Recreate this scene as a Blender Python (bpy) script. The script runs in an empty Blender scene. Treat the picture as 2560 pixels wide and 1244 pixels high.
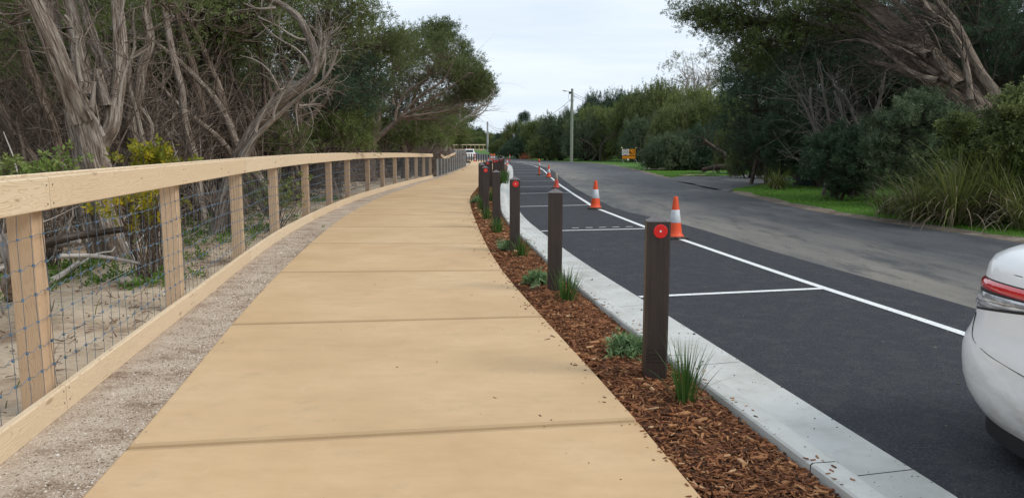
import bpy, math, random
import numpy as np
from mathutils import Vector, Matrix
# ------------------------------------------------------------ camera, sky, sun
SC = bpy.context.scene
COL = SC.collection
R = math.radians
FPX = 1923.0; HC = 1.5; PITCH = math.atan(257 / FPX)
cam_d = bpy.data.cameras.new('camera'); cam = bpy.data.objects.new('camera', cam_d); COL.objects.link(cam)
cam_d.sensor_width = 36; cam_d.lens = FPX / 2560 * 36; cam_d.clip_end = 6000; cam_d.clip_start = .05
cam.location = (0, 0, HC); cam.rotation_euler = (math.pi / 2 - PITCH, 0, 0)
SC.camera = cam
SUN_EL, SUN_AZ = 40, 108          # azimuth measured clockwise from +Y
w = bpy.data.worlds.new('World'); SC.world = w; w.use_nodes = True
nt = w.node_tree; nt.nodes.clear()
N = nt.nodes.new; L = nt.links.new
out = N('ShaderNodeOutputWorld'); bg = N('ShaderNodeBackground'); bg.inputs[1].default_value = .1
sky = N('ShaderNodeTexSky'); sky.sky_type = 'NISHITA'; sky.sun_disc = False
sky.sun_elevation = R(SUN_EL); sky.sun_rotation = R(SUN_AZ)
tc = N('ShaderNodeTexCoord'); mp = N('ShaderNodeMapping'); mp.inputs['Scale'].default_value = (1.2, 1.2, 9)
mp.inputs['Rotation'].default_value = (0, R(3), 0)
no = N('ShaderNodeTexNoise'); no.inputs['Scale'].default_value = 1.7; no.inputs['Detail'].default_value = 6
no.inputs['Roughness'].default_value = .55; no.inputs['Distortion'].default_value = .4
L(tc.outputs['Generated'], mp.inputs[0]); L(mp.outputs[0], no.inputs['Vector'])
cr = N('ShaderNodeValToRGB'); cr.color_ramp.elements[0].position = .3; cr.color_ramp.elements[1].position = .66
cr.color_ramp.elements[0].color = (5.3, 6.25, 7.3, 1); cr.color_ramp.elements[1].color = (7.5, 8.1, 8.75, 1)
L(no.outputs[0], cr.inputs[0])
mx = N('ShaderNodeMix'); mx.data_type = 'RGBA'; mx.inputs[0].default_value = .9
L(sky.outputs[0], mx.inputs[6]); L(cr.outputs[0], mx.inputs[7]); L(mx.outputs[2], bg.inputs[0]); L(bg.outputs[0], out.inputs[0])
sd = bpy.data.lights.new('sun', 'SUN'); sd.energy = 1.5; sd.angle = R(22); sd.color = (1, .95, .88)
so = bpy.data.objects.new('sun', sd); COL.objects.link(so)
dv = Vector((math.sin(R(SUN_AZ)) * math.cos(R(SUN_EL)), math.cos(R(SUN_AZ)) * math.cos(R(SUN_EL)), math.sin(R(SUN_EL))))
so.rotation_euler = dv.to_track_quat('Z', 'Y').to_euler()
SC.view_settings.view_transform = 'Standard'; SC.view_settings.look = 'None'
SC.view_settings.exposure = .4; SC.view_settings.gamma = 1; SC.view_settings.use_curve_mapping = False
SC.render.engine = 'CYCLES'
SC.cycles.max_bounces = 5; SC.cycles.diffuse_bounces = 3; SC.cycles.glossy_bounces = 2
SC.cycles.transmission_bounces = 3; SC.cycles.transparent_max_bounces = 6
SC.cycles.use_denoising = True
rng = np.random.default_rng(7)
rnd = random.Random(5)

# ------------------------------------------------------------ survey helpers
GY = [-50, 0, 20, 34, 46, 75, 130, 250, 400, 3000]; GZ = [0, 0, 0, -.13, -.29, -.5, -.75, .2, .6, 3]
_ys = np.arange(-50, 3000, 1.0); _zs = np.interp(_ys, GY, GZ)
_k = np.ones(9) / 9; _zs[6:-6] = np.convolve(_zs, _k, 'same')[6:-6]
def g(y): return np.interp(y, _ys, _zs)
def ray(px, py):
    a = (px - 1280) / FPX; b = (622 - py) / FPX
    return np.array([a, math.cos(PITCH) + b * math.sin(PITCH), -math.sin(PITCH) + b * math.cos(PITCH)])
def W(px, py, Y):                     # point seen at (px,py) that stands Y metres in front
    d = ray(px, py); t = Y / d[1]
    return np.array([d[0] * t, Y, HC + d[2] * t])
def P(px, py, dz=0.0):                # point of the ground seen at (px,py)
    d = ray(px, py); t = .5
    while t < 3000:
        if HC + t * d[2] < g(t * d[1]) + dz: break
        t *= 1.02
    lo, hi = t / 1.02, t
    for _ in range(30):
        m = (lo + hi) / 2
        if HC + m * d[2] < g(m * d[1]) + dz: hi = m
        else: lo = m
    return np.array([hi * d[0], hi * d[1], HC + hi * d[2]])
def smooth_line(pts, n=None, step=.5, passes=3):
    p = np.asarray(pts, float)[:, :2]
    s = np.r_[0, np.cumsum(np.linalg.norm(np.diff(p, axis=0), axis=1))]
    q = np.arange(0, s[-1] + step * .5, step)
    r = np.c_[np.interp(q, s, p[:, 0]), np.interp(q, s, p[:, 1])]
    for _ in range(passes * 4):
        r[1:-1] = .25 * r[:-2] + .5 * r[1:-1] + .25 * r[2:]
    return r
def resample(p, n):
    s = np.r_[0, np.cumsum(np.linalg.norm(np.diff(p, axis=0), axis=1))]
    q = np.linspace(0, s[-1], n)
    return np.c_[np.interp(q, s, p[:, 0]), np.interp(q, s, p[:, 1])]
def at_y(p, y):                       # x of a polyline at depth y
    o = np.argsort(p[:, 1]); return float(np.interp(y, p[o, 1], p[o, 0]))
def seg_at(p, s):                     # point, direction at arc length
    c = np.r_[0, np.cumsum(np.linalg.norm(np.diff(p, axis=0), axis=1))]
    x = np.array([np.interp(s, c, p[:, 0]), np.interp(s, c, p[:, 1])])
    a = np.array([np.interp(s + .2, c, p[:, 0]), np.interp(s + .2, c, p[:, 1])])
    b = np.array([np.interp(s - .2, c, p[:, 0]), np.interp(s - .2, c, p[:, 1])])
    d = (a - b); d /= np.linalg.norm(d) + 1e-9
    return x, d
def arclen(p): return float(np.linalg.norm(np.diff(p, axis=0), axis=1).sum())

# ------------------------------------------------------------ object helpers
def tag(o, label=None, cat=None, group=None, kind=None):
    if label: o['label'] = label
    if cat: o['category'] = cat
    if group: o['group'] = group
    if kind: o['kind'] = kind
    return o
def empty(name, loc, rz=0, label=None, cat=None, group=None):
    o = bpy.data.objects.new(name, None); COL.objects.link(o)
    o.location = [float(v) for v in loc]; o.rotation_euler = (0, 0, rz); o.empty_display_size = .2
    return tag(o, label, cat, group)
class Q:
    """collects quads (triangles repeat a corner) and links them as one mesh"""
    def __init__(s): s.v = []; s.f = []; s.u = []; s.m = []; s.t = []; s.sm = []; s.n = 0
    def add(s, v, f, uv=None, mat=0, tint=.5, smooth=False):
        v = np.asarray(v, np.float32).reshape(-1, 3); f = np.asarray(f, np.int64).reshape(-1, 4)
        s.v.append(v); s.f.append(f + s.n); s.n += len(v)
        s.u.append(np.zeros((len(f), 4, 2), np.float32) if uv is None else np.asarray(uv, np.float32).reshape(-1, 4, 2))
        s.m.append(np.full(len(f), mat, np.int32))
        s.t.append(np.broadcast_to(np.asarray(tint, np.float32), (len(f),)).copy())
        s.sm.append(np.full(len(f), smooth, bool))
    def box(s, c, d, rz=0, mat=0, tint=.5, rot=None):
        x, y, z = np.array(d) / 2.0
        v = np.array([[-x, -y, -z], [x, -y, -z], [x, y, -z], [-x, y, -z], [-x, -y, z], [x, -y, z], [x, y, z], [-x, y, z]])
        if rot is not None: v = v @ np.asarray(rot).T
        if rz:
            cz, sz = math.cos(rz), math.sin(rz); v = v @ np.array([[cz, sz, 0], [-sz, cz, 0], [0, 0, 1]])
        s.add(v + np.asarray(c, float), [[0, 3, 2, 1], [4, 5, 6, 7], [0, 1, 5, 4], [1, 2, 6, 5], [2, 3, 7, 6], [3, 0, 4, 7]], mat=mat, tint=tint)
    def tube(s, path, rad, n=6, mat=0, tint=.5, ridge=0, cap=False, uvs=1.0, seed=0, smooth=True):
        p = np.asarray(path, float); k = len(p); rad = np.broadcast_to(np.asarray(rad, float), (k,))
        d = np.gradient(p, axis=0); d /= np.linalg.norm(d, axis=1)[:, None] + 1e-9
        a = np.array([0, 0, 1.]) if abs(d[0, 2]) < .9 else np.array([1., 0, 0])
        u = np.cross(d[0], a); u /= np.linalg.norm(u); U = [u]
        for i in range(1, k):
            u = U[-1] - d[i] * np.dot(U[-1], d[i]); u /= np.linalg.norm(u) + 1e-9; U.append(u)
        U = np.array(U); V = np.cross(d, U)
        th = np.linspace(0, 2 * math.pi, n, endpoint=False)
        ln = np.r_[0, np.cumsum(np.linalg.norm(np.diff(p, axis=0), axis=1))]
        rr = np.repeat(rad[:, None], n, 1)
        if ridge:
            tw = ln[:, None] * .9
            f = (np.abs(np.sin(2.5 * th[None] + tw + seed)) * .5 + np.abs(np.sin(4.5 * th[None] - tw * 1.3 + seed * 2)) * .3
                 + np.sin(th[None] * 2 + tw * .7 + seed) * .25)
            rr = rr * (1 + ridge * (f - .5))
            if n >= 12:
                jr = np.random.default_rng(int(seed * 1000)).normal(0, 1, (k, n)); 
                for _ in range(3): jr[1:-1] = (jr[:-2] + jr[1:-1] + jr[2:]) / 2.2
                rr = rr * (1 + np.clip(jr, -2, 2) * ridge * .16)
        v = p[:, None] + rr[..., None] * (np.cos(th)[None, :, None] * U[:, None] + np.sin(th)[None, :, None] * V[:, None])
        i = np.arange(k - 1)[:, None]; j = np.arange(n)[None]; j2 = (j + 1) % n
        f = np.stack([i * n + j, i * n + j2, (i + 1) * n + j2, (i + 1) * n + j], -1).reshape(-1, 4)
        circ = 2 * math.pi * float(rad[0]) * uvs
        u0 = np.broadcast_to(j / n * circ, (k - 1, n)); u1 = np.broadcast_to((j + 1) / n * circ, (k - 1, n))
        v0 = np.broadcast_to(ln[:-1, None], (k - 1, n)); v1 = np.broadcast_to(ln[1:, None], (k - 1, n))
        uv = np.stack([np.stack([u0, v0], -1), np.stack([u1, v0], -1), np.stack([u1, v1], -1), np.stack([u0, v1], -1)], 2)
        s.add(v.reshape(-1, 3), f, uv, mat, tint, smooth)
        if cap:
            for e, q in ((0, p[0]), (k - 1, p[-1])):
                vv = np.vstack([v[e], q[None]]); ff = [[a_, (a_ + 1) % n, n, n] for a_ in range(n)]
                s.add(vv, ff, None, mat, tint)
    def lathe(s, prof, n=24, c=(0, 0, 0), mat=0, sx=1, sy=1, smooth=True):
        pr = np.asarray(prof, float); k = len(pr); th = np.linspace(0, 2 * math.pi, n, endpoint=False)
        v = np.stack([pr[:, 0:1] * np.cos(th) * sx, pr[:, 0:1] * np.sin(th) * sy, np.repeat(pr[:, 1:2], n, 1)], -1) + np.asarray(c, float)
        i = np.arange(k - 1)[:, None]; j = np.arange(n)[None]; j2 = (j + 1) % n
        f = np.stack([i * n + j, i * n + j2, (i + 1) * n + j2, (i + 1) * n + j], -1).reshape(-1, 4)
        s.add(v.reshape(-1, 3), f, None, mat, .5, smooth)
    def build(s, name, mats, parent=None, shade=None):
        v = np.concatenate(s.v); f = np.concatenate(s.f); uv = np.concatenate(s.u); m = np.concatenate(s.m); t = np.concatenate(s.t); sm = np.concatenate(s.sm)
        tri = (f[:, 2] == f[:, 3])
        cnt = np.where(tri, 3, 4); st = np.r_[0, np.cumsum(cnt)[:-1]]
        keep = np.ones(f.shape, bool); keep[tri, 3] = False
        vi = f[keep]; uvl = uv[keep]
        me = bpy.data.meshes.new(name)
        me.vertices.add(len(v)); me.vertices.foreach_set('co', v.ravel())
        me.loops.add(len(vi)); me.loops.foreach_set('vertex_index', vi.astype(np.int32))
        me.polygons.add(len(f)); me.polygons.foreach_set('loop_start', st.astype(np.int32))
        me.polygons.foreach_set('material_index', m)
        me.polygons.foreach_set('use_smooth', sm if shade is None else np.full(len(f), shade))
        ul = me.uv_layers.new(name='UVMap'); ul.data.foreach_set('uv', uvl.ravel().astype(np.float32))
        at = me.attributes.new('tint', 'FLOAT', 'FACE'); at.data.foreach_set('value', t)
        me.update(calc_edges=True); me.validate()
        for q in (mats if isinstance(mats, (list, tuple)) else [mats]): me.materials.append(q)
        o = bpy.data.objects.new(name, me); COL.objects.link(o)
        if parent: o.parent = parent
        return o
def copy_tree(o, parent=None):
    c = o.copy(); COL.objects.link(c); c.parent = parent
    for ch in [x for x in KIDS.get(o.name, [])]: copy_tree(ch, c)
    return c
KIDS = {}
def index_kids():
    KIDS.clear()
    for o in bpy.data.objects:
        if o.parent: KIDS.setdefault(o.parent.name, []).append(o)
def bevel(o, wdt=.006, seg=2):
    m = o.modifiers.new('bevel', 'BEVEL'); m.width = wdt; m.segments = seg; m.limit_method = 'ANGLE'; return o

# ------------------------------------------------------------ materials
def mat(name, col, rough=.8, spec=.3, metal=0):
    m = bpy.data.materials.new(name); m.use_nodes = True
    b = m.node_tree.nodes['Principled BSDF']
    b.inputs['Base Color'].default_value = (*col, 1); b.inputs['Roughness'].default_value = rough
    b.inputs['Specular IOR Level'].default_value = spec; b.inputs['Metallic'].default_value = metal
    return m
class NB:
    def __init__(s, m): s.t = m.node_tree; s.b = s.t.nodes['Principled BSDF']
    def n(s, typ, **kw):
        x = s.t.nodes.new('ShaderNode' + typ)
        for k, v in kw.items():
            if k in x.inputs: x.inputs[k].default_value = v
            else: setattr(x, k, v)
        return x
    def l(s, a, b): s.t.links.new(a, b)
    def coord(s, kind='Object', scale=(1, 1, 1), rot=(0, 0, 0), loc=(0, 0, 0)):
        c = s.n('TexCoord'); m = s.n('Mapping'); m.inputs['Scale'].default_value = scale
        m.inputs['Rotation'].default_value = rot; m.inputs['Location'].default_value = loc
        s.l(c.outputs[kind], m.inputs[0]); return m.outputs[0]
    def world(s, scale=(1, 1, 1), rot=(0, 0, 0)):
        c = s.n('NewGeometry'); m = s.n('Mapping'); m.inputs['Scale'].default_value = scale
        m.inputs['Rotation'].default_value = rot; s.l(c.outputs['Position'], m.inputs[0]); return m.outputs[0]
    def noise(s, v, sc, det=4, rough=.55, dist=0):
        x = s.n('TexNoise'); x.inputs['Scale'].default_value = sc; x.inputs['Detail'].default_value = det
        x.inputs['Roughness'].default_value = rough; x.inputs['Distortion'].default_value = dist
        s.l(v, x.inputs['Vector']); return x.outputs[0]
    def vor(s, v, sc, feat='F1', rnd_=1):
        x = s.n('TexVoronoi'); x.feature = feat; x.inputs['Scale'].default_value = sc; x.inputs['Randomness'].default_value = rnd_
        s.l(v, x.inputs['Vector']); return x
    def ramp(s, f, stops, interp='LINEAR'):
        r = s.n('ValToRGB'); e = r.color_ramp.elements; r.color_ramp.interpolation = interp
        while len(e) < len(stops): e.new(.5)
        for i, (p, c) in enumerate(stops):
            e[i].position = p; e[i].color = (*c, 1) if len(c) == 3 else c
        s.l(f, r.inputs[0]); return r.outputs[0]
    def rf(s, f, a, b, lo=0., hi=1.):
        x = s.n('MapRange'); x.inputs[1].default_value = a; x.inputs[2].default_value = b
        x.inputs[3].default_value = lo; x.inputs[4].default_value = hi; s.l(f, x.inputs[0]); return x.outputs[0]
    def mix(s, f, a, b, typ='MIX'):
        x = s.n('Mix'); x.data_type = 'RGBA'; x.blend_type = typ
        for i, q in ((0, f), (6, a), (7, b)):
            if isinstance(q, (int, float)): x.inputs[i].default_value = q
            elif isinstance(q, tuple): x.inputs[i].default_value = (*q, 1)
            else: s.l(q, x.inputs[i])
        return x.outputs[2]
    def math(s, op, a, b=0.):
        x = s.n('Math'); x.operation = op
        for i, q in ((0, a), (1, b)):
            if isinstance(q, (int, float)): x.inputs[i].default_value = q
            else: s.l(q, x.inputs[i])
        return x.outputs[0]
    def col(s, c): s.l(c, s.b.inputs['Base Color'])
    def rough(s, c): s.l(c, s.b.inputs['Roughness'])
    def bump(s, h, d=.01, st=1.):
        x = s.n('Bump'); x.inputs['Distance'].default_value = d; x.inputs['Strength'].default_value = st
        s.l(h, x.inputs['Height']); s.l(x.outputs[0], s.b.inputs['Normal'])
    def attr(s, name='tint'):
        x = s.n('Attribute'); x.attribute_name = name; return x.outputs['Fac']
M = {}
def new(key, col=(.5, .5, .5), rough=.8, spec=.3, metal=0):
    M[key] = mat(key, col, rough, spec, metal); return NB(M[key])

b = new('tan_concrete', rough=.75)
v = b.world(); objr = b.n('ObjectInfo').outputs['Random']
n1 = b.noise(v, .8, 5, .6); n2 = b.noise(b.world((1.2, 3.2, 1)), 2.4, 7, .72); n3 = b.noise(v, 260, 2, .6)
c = b.ramp(n1, [(.3, (.50, .318, .160)), (.5, (.585, .388, .207)), (.7, (.66, .455, .262))])
c = b.mix(b.rf(n2, .40, .72, 0, .42), c, (.43, .268, .132), 'MIX')
c = b.mix(b.rf(objr, 0, 1, 0, .25), c, (.54, .40, .23))
c = b.mix(b.rf(b.noise(v, 3.1, 7, .76), .56, .74, 0, .42), c, (.36, .26, .17)); c = b.mix(b.rf(b.noise(b.world((1, .35, 1), (0, 0, .5)), 9, 7, .8), .60, .72, 0, .35), c, (.68, .54, .38))
sp = b.vor(v, 5.5).outputs['Distance']
c = b.mix(b.math('MULTIPLY', b.rf(sp, .02, .035, 1, 0), b.rf(b.noise(v, 1.3), .5, .6, 0, .8)), c, (.16, .10, .06))
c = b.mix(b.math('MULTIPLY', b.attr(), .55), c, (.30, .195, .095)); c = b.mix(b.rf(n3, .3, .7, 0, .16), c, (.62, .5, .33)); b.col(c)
b.bump(b.math('ADD', b.noise(b.world((3, 160, 3)), 3, 3), b.math('MULTIPLY', n3, .6)), .0012)

b = new('kerb_concrete', rough=.72)
v = b.world(); n1 = b.noise(v, 1.6, 6, .65); n3 = b.noise(v, 200, 2)
c = b.ramp(n1, [(.3, (.40, .395, .355)), (.5, (.53, .53, .495)), (.72, (.61, .615, .59))])
sp = b.vor(v, 26).outputs['Distance']
c = b.mix(b.math('MULTIPLY', b.rf(sp, .08, .12, 1, 0), b.rf(b.noise(v, 2.3), .48, .62, 0, .85)), c, (.07, .06, .05))
c = b.mix(b.rf(b.noise(b.world((1, 1, 1)), 5, 7, .75), .54, .72, 0, .5), c, (.33, .32, .27))
c = b.mix(b.rf(n3, .3, .7, 0, .12), c, (.3, .3, .3)); b.col(c); b.bump(b.math('ADD', n3, b.noise(v, 12)), .002)

def asphalt(key, a, bb, grit, dirt=None, rough=.8):
    b = new(key, rough=rough, spec=.35); v = b.world()
    n1 = b.noise(v, .55, 5, .6); n3 = b.noise(v, 55, 4, .8); vo = b.vor(v, 75).outputs['Distance']; n4 = b.noise(v, 6, 5, .7)
    c = b.ramp(n1, [(.3, a), (.7, bb)])
    c = b.mix(b.rf(n3, .54, .68, 0, .75), c, grit)
    c = b.mix(b.rf(n3, .46, .32, 0, .8), c, (.008, .008, .010)); c = b.mix(b.rf(n4, .48, .7, 0, .42), c, (.075, .072, .068))
    if dirt: c = dirt(b, c)
    sp = b.vor(v, 7).outputs['Distance']
    c = b.mix(b.math('MULTIPLY', b.rf(sp, .02, .03, 1, 0), .7), c, (.3, .27, .22))
    b.col(c); b.bump(b.math('ADD', n3, vo), .006, .9)
    b.rough(b.rf(n1, .3, .7, rough - .06, rough + .14))
asphalt('new_asphalt', (.020, .022, .028), (.032, .034, .041), (.115, .115, .12), rough=.80)
def olddirt(b, c):
    m_ = b.noise(b.world((.5, .13, 1), (0, 0, R(-8))), 1.4, 7, .68)
    e = b.attr('tint')       # dust gathers towards the seam with the new bay: carried by the mesh
    f = b.math('MULTIPLY', b.rf(m_, .3, .62), b.rf(e, .15, .95, .04, 1))
    c = b.mix(f, c, (.215, .195, .165))
    k = b.noise(b.world((.6, .1, 1), (0, 0, R(-6))), 2.6, 5, .6)
    c = b.mix(b.rf(k, .54, .70, 0, .35), c, (.17, .16, .145)); k2 = b.noise(b.world((.9, .25, 1), (0, 0, R(-5))), 2.6, 7, .7); return b.mix(b.rf(k2, .48, .36, 0, .6), c, (.030, .034, .040))
asphalt('old_asphalt', (.036, .040, .047), (.066, .070, .077), (.17, .17, .165), olddirt, rough=.66)

b = new('road_paint', rough=.6); v = b.world()
c = b.mix(b.rf(b.noise(v, 34, 7, .82), .53, .66, 0, .85), (.78, .79, .78), (.16, .16, .165)); b.col(c)
b = new('gravel_dust', rough=.95); v = b.world()
n1 = b.noise(b.world((1, 1.5, 1)), 2.2, 6, .7); vo = b.vor(v, 85); n3 = b.noise(v, 62, 3, .8)
c = b.ramp(n1, [(.36, (.27, .185, .12)), (.48, (.46, .355, .265)), (.64, (.58, .475, .37))])
c = b.mix(b.rf(n3, .55, .70, 0, .8), c, (.80, .74, .66)); c = b.mix(b.rf(n3, .45, .25, 0, .6), c, (.14, .10, .075))
b.col(c); b.bump(b.math('ADD', vo.outputs['Distance'], b.math('MULTIPLY', n3, 1.5)), .006)
b = new('gravel_grain', rough=.9); b.col(b.ramp(b.attr(), [(0, (.17, .12, .08)), (.35, (.38, .29, .21)), (.75, (.55, .46, .37)), (1, (.82, .78, .72))]))
b = new('sand_soil', rough=.95); v = b.world()
n1 = b.noise(v, .9, 6, .65); n2 = b.noise(b.world((1, 2.2, 1)), 6, 5, .7)
c = b.ramp(n1, [(.30, (.24, .155, .095)), (.46, (.47, .36, .25)), (.62, (.60, .49, .355))])
c = b.mix(b.rf(n2, .55, .72, 0, .8), c, (.085, .055, .036)); b.col(c); b.bump(b.math('ADD', n2, n1), .05)
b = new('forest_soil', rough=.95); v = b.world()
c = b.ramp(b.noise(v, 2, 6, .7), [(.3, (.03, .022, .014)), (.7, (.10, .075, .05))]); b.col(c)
b = new('verge_soil', rough=.95); v = b.world()
c = b.ramp(b.noise(v, 3, 7, .75), [(.3, (.075, .055, .038)), (.5, (.16, .125, .095)), (.7, (.26, .22, .17))]); b.col(c)
b.bump(b.noise(v, 14, 5, .7), .02)
b = new('turf', rough=.9); v = b.world()
c = b.ramp(b.noise(v, 1.4, 6, .7), [(.3, (.04, .085, .012)), (.6, (.08, .19, .020)), (.8, (.13, .23, .035))]); b.col(c); b.bump(b.noise(v, 40, 4, .7), .03)
b = new('mulch_bed', rough=.95); v = b.world()
c = b.ramp(b.noise(b.world((1, 2.4, 1)), 42, 5, .75), [(.35, (.022, .010, .006)), (.5, (.09, .038, .018)), (.68, (.24, .11, .05))]); b.col(c); b.bump(b.noise(v, 50, 4, .7), .03)
b = new('mulch_chip', rough=.85)
t = b.attr(); c = b.ramp(t, [(0, (.035, .014, .008)), (.3, (.15, .055, .022)), (.6, (.29, .115, .045)), (.84, (.45, .22, .095)), (1, (.66, .44, .25))])
c = b.mix(b.rf(b.noise(b.world(), 220, 2), .3, .7, 0, .35), c, (.03, .012, .006)); b.col(c)

def pine(key, light, dark, knot, sc=1.0):
    b = new(key, rough=.7); objr = b.n('ObjectInfo').outputs['Random']
    tcx = b.n('TexCoord'); cmb = b.n('CombineXYZ'); cmb.inputs[0].default_value = 0
    b.l(b.math('MULTIPLY', objr, 37), cmb.inputs[0]); b.l(b.math('MULTIPLY', objr, 11), cmb.inputs[1]); b.l(b.math('MULTIPLY', objr, 23), cmb.inputs[2])
    ad = b.n('VectorMath'); ad.operation = 'ADD'; b.l(tcx.outputs['UV'], ad.inputs[0]); b.l(cmb.outputs[0], ad.inputs[1])
    mp_ = b.n('Mapping'); mp_.inputs['Scale'].default_value = (1.1 * sc, 9 * sc, 1); b.l(ad.outputs[0], mp_.inputs[0])
    n1 = b.noise(mp_.outputs[0], 1.5, 2, .5, .35)
    rings = b.math('ABSOLUTE', b.math('SINE', b.math('MULTIPLY', n1, 48)))
    c = b.mix(b.rf(rings, .0, .34, .8, 0), light, dark)
    mp2 = b.n('Mapping'); mp2.inputs['Scale'].default_value = (2.1, 7, 1); b.l(ad.outputs[0], mp2.inputs[0])
    vo = b.vor(mp2.outputs[0], 1.0)
    c = b.mix(b.rf(vo.outputs['Distance'], .07, .12, .85, 0), c, knot)
    mp3 = b.n('Mapping'); mp3.inputs['Scale'].default_value = (3, 60, 1); b.l(ad.outputs[0], mp3.inputs[0])
    c = b.mix(b.rf(b.noise(mp3.outputs[0], 3, 3), .3, .7, 0, .2), c, dark)
    mp4 = b.n('Mapping'); mp4.inputs['Scale'].default_value = (.8, 3, 1); b.l(ad.outputs[0], mp4.inputs[0])
    c = b.mix(b.rf(b.noise(mp4.outputs[0], 2, 4), .5, .75, 0, .35), c, tuple(q * f for q, f in zip(light, (.72, .76, .66))))
    c = b.mix(b.rf(objr, 0, 1, 0, .6), c, tuple(q * f for q, f in zip(light, (.84, .77, .70))))
    b.col(c); b.bump(rings, .0008)
pine('pine_rail', (.74, .60, .42), (.44, .28, .145), (.10, .045, .022))
pine('pine_post', (.58, .42, .275), (.32, .195, .11), (.10, .045, .022), 1.4)
new('wire', (.15, .19, .225), .5, .5, .4)
new('wire_knot', (.09, .17, .26), .5, .5, .2)
new('galv', (.33, .34, .34), .5, .4, .6)
new('galv_light', (.42, .42, .40), .6, .4, .2); new('galv_dark', (.13, .135, .135), .6, .4, .3); new('screw', (.16, .15, .14), .5, .5, .6)
b = new('plastic_brown', rough=.48, spec=.45); v = b.coord('Object', (60, 60, 3))
c = b.mix(b.rf(b.noise(v, 1, 4, .6), .3, .7), (.026, .018, .015), (.050, .034, .027))
c = b.mix(b.rf(b.noise(b.coord('Object', (40, 40, 8)), 1.6, 5, .7), .66, .76, 0, .5), c, (.19, .16, .14))
b.col(c); b.bump(b.noise(v, 1, 3), .0015)
b = new('bollard_cap', rough=.55, spec=.4); b.col(b.mix(b.rf(b.noise(b.coord('Object'), 30, 4), .3, .7), (.10, .088, .084), (.16, .145, .14)))
b = new('reflector_red', (.80, .022, .014), .25, .6)
b.l(b.mix(b.rf(b.vor(b.coord('Object'), 240).outputs['Distance'], 0, .6), (.86, .04, .025), (.62, .010, .008)), b.b.inputs['Base Color'])
new('white_plastic', (.75, .75, .73), .45, .4)
b = new('cone_orange', rough=.5, spec=.35); b.col(b.mix(b.rf(b.noise(b.coord('Object'), 9, 5, .7), .35, .75), (.80, .085, .018), (.62, .085, .03)))
b = new('cone_faded', rough=.6, spec=.3); b.col(b.mix(b.rf(b.noise(b.coord('Object'), 9, 5, .7), .35, .75), (.70, .11, .07), (.52, .09, .06)))
b = new('cone_white', rough=.4, spec=.4); b.col(b.mix(b.rf(b.noise(b.coord('Object', (1, 1, 1)), 22, 6, .75), .5, .8), (.62, .65, .68), (.36, .35, .33)))
b = new('cone_dirty', rough=.7); b.col(b.mix(b.rf(b.noise(b.coord('Object'), 16, 6, .75), .4, .6), (.55, .50, .42), (.22, .12, .06)))
b = new('rubber', rough=.8, spec=.3); b.col(b.mix(b.rf(b.noise(b.coord('Object'), 12, 5, .7), .4, .7), (.022, .020, .018), (.12, .10, .08)))
b = new('car_white', (.85, .85, .85), .32, .4); b.b.inputs['Coat Weight'].default_value = .6; b.b.inputs['Coat Roughness'].default_value = .04
v = b.coord('Object'); ge = b.n('SeparateXYZ'); b.l(v, ge.inputs[0])
dz_ = b.rf(ge.outputs[2], .62, .28, .04, .62)
c = b.mix(b.math('MULTIPLY', b.rf(b.noise(b.coord('Object', (1.4, 1.4, 4)), 3.2, 7, .72), .4, .72), dz_), (.86, .86, .855), (.38, .33, .27)); b.col(c)
new('car_dark', (.018, .018, .02), .5, .4); new('car_seam', (.03, .03, .03), .7, .2)
b = new('lens_red', (.62, .012, .018), .08, .6); b.b.inputs['Coat Weight'].default_value = 1
b = new('lens_clear', rough=.10, spec=.8); b.b.inputs['Metallic'].default_value = .45
b.col(b.mix(b.rf(b.noise(b.coord('Object', (6, 6, 40)), 1.2, 3), .42, .56), (.80, .81, .83), (.42, .42, .44)))
b = new('lens_rib', (.30, .30, .32), .15, .6, .8)
new('car_glass', (.015, .018, .02), .04, .7); new('alloy', (.45, .46, .47), .3, .5, .9)
b = new('pole_wood', rough=.85); v = b.coord('Object', (14, 14, .7)); b.col(b.mix(b.noise(v, 2, 5, .7), (.15, .17, .12), (.34, .37, .29)))
b = new('pole_grey', rough=.85); v = b.coord('Object', (14, 14, .7)); b.col(b.mix(b.noise(v, 2, 5, .7), (.24, .235, .225), (.46, .45, .44)))
new('sign_orange', (.62, .215, .006), .45); new('sign_red', (.22, .012, .012), .45); new('sign_black', (.012, .012, .012), .5)
new('sign_white', (.68, .68, .66), .45); new('marker_white', (.62, .62, .60), .5); new('lamp_yellow', (.75, .68, .28), .3)
new('bin_green', (.010, .022, .016), .55); new('cable', (.02, .02, .022), .6)
new('grey_metal', (.24, .25, .25), .45, .4, .5); new('rock', (.30, .25, .20), .9)
b = new('brick_paving', rough=.85); v = b.world((3.2, 3.2, 3.2), (0, 0, R(45)))
br = b.n('TexBrick'); b.l(v, br.inputs[0]); br.inputs['Color1'].default_value = (.22, .21, .20, 1); br.inputs['Color2'].default_value = (.27, .25, .24, 1)
br.inputs['Mortar'].default_value = (.1, .09, .08, 1); b.col(br.outputs[0])

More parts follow.
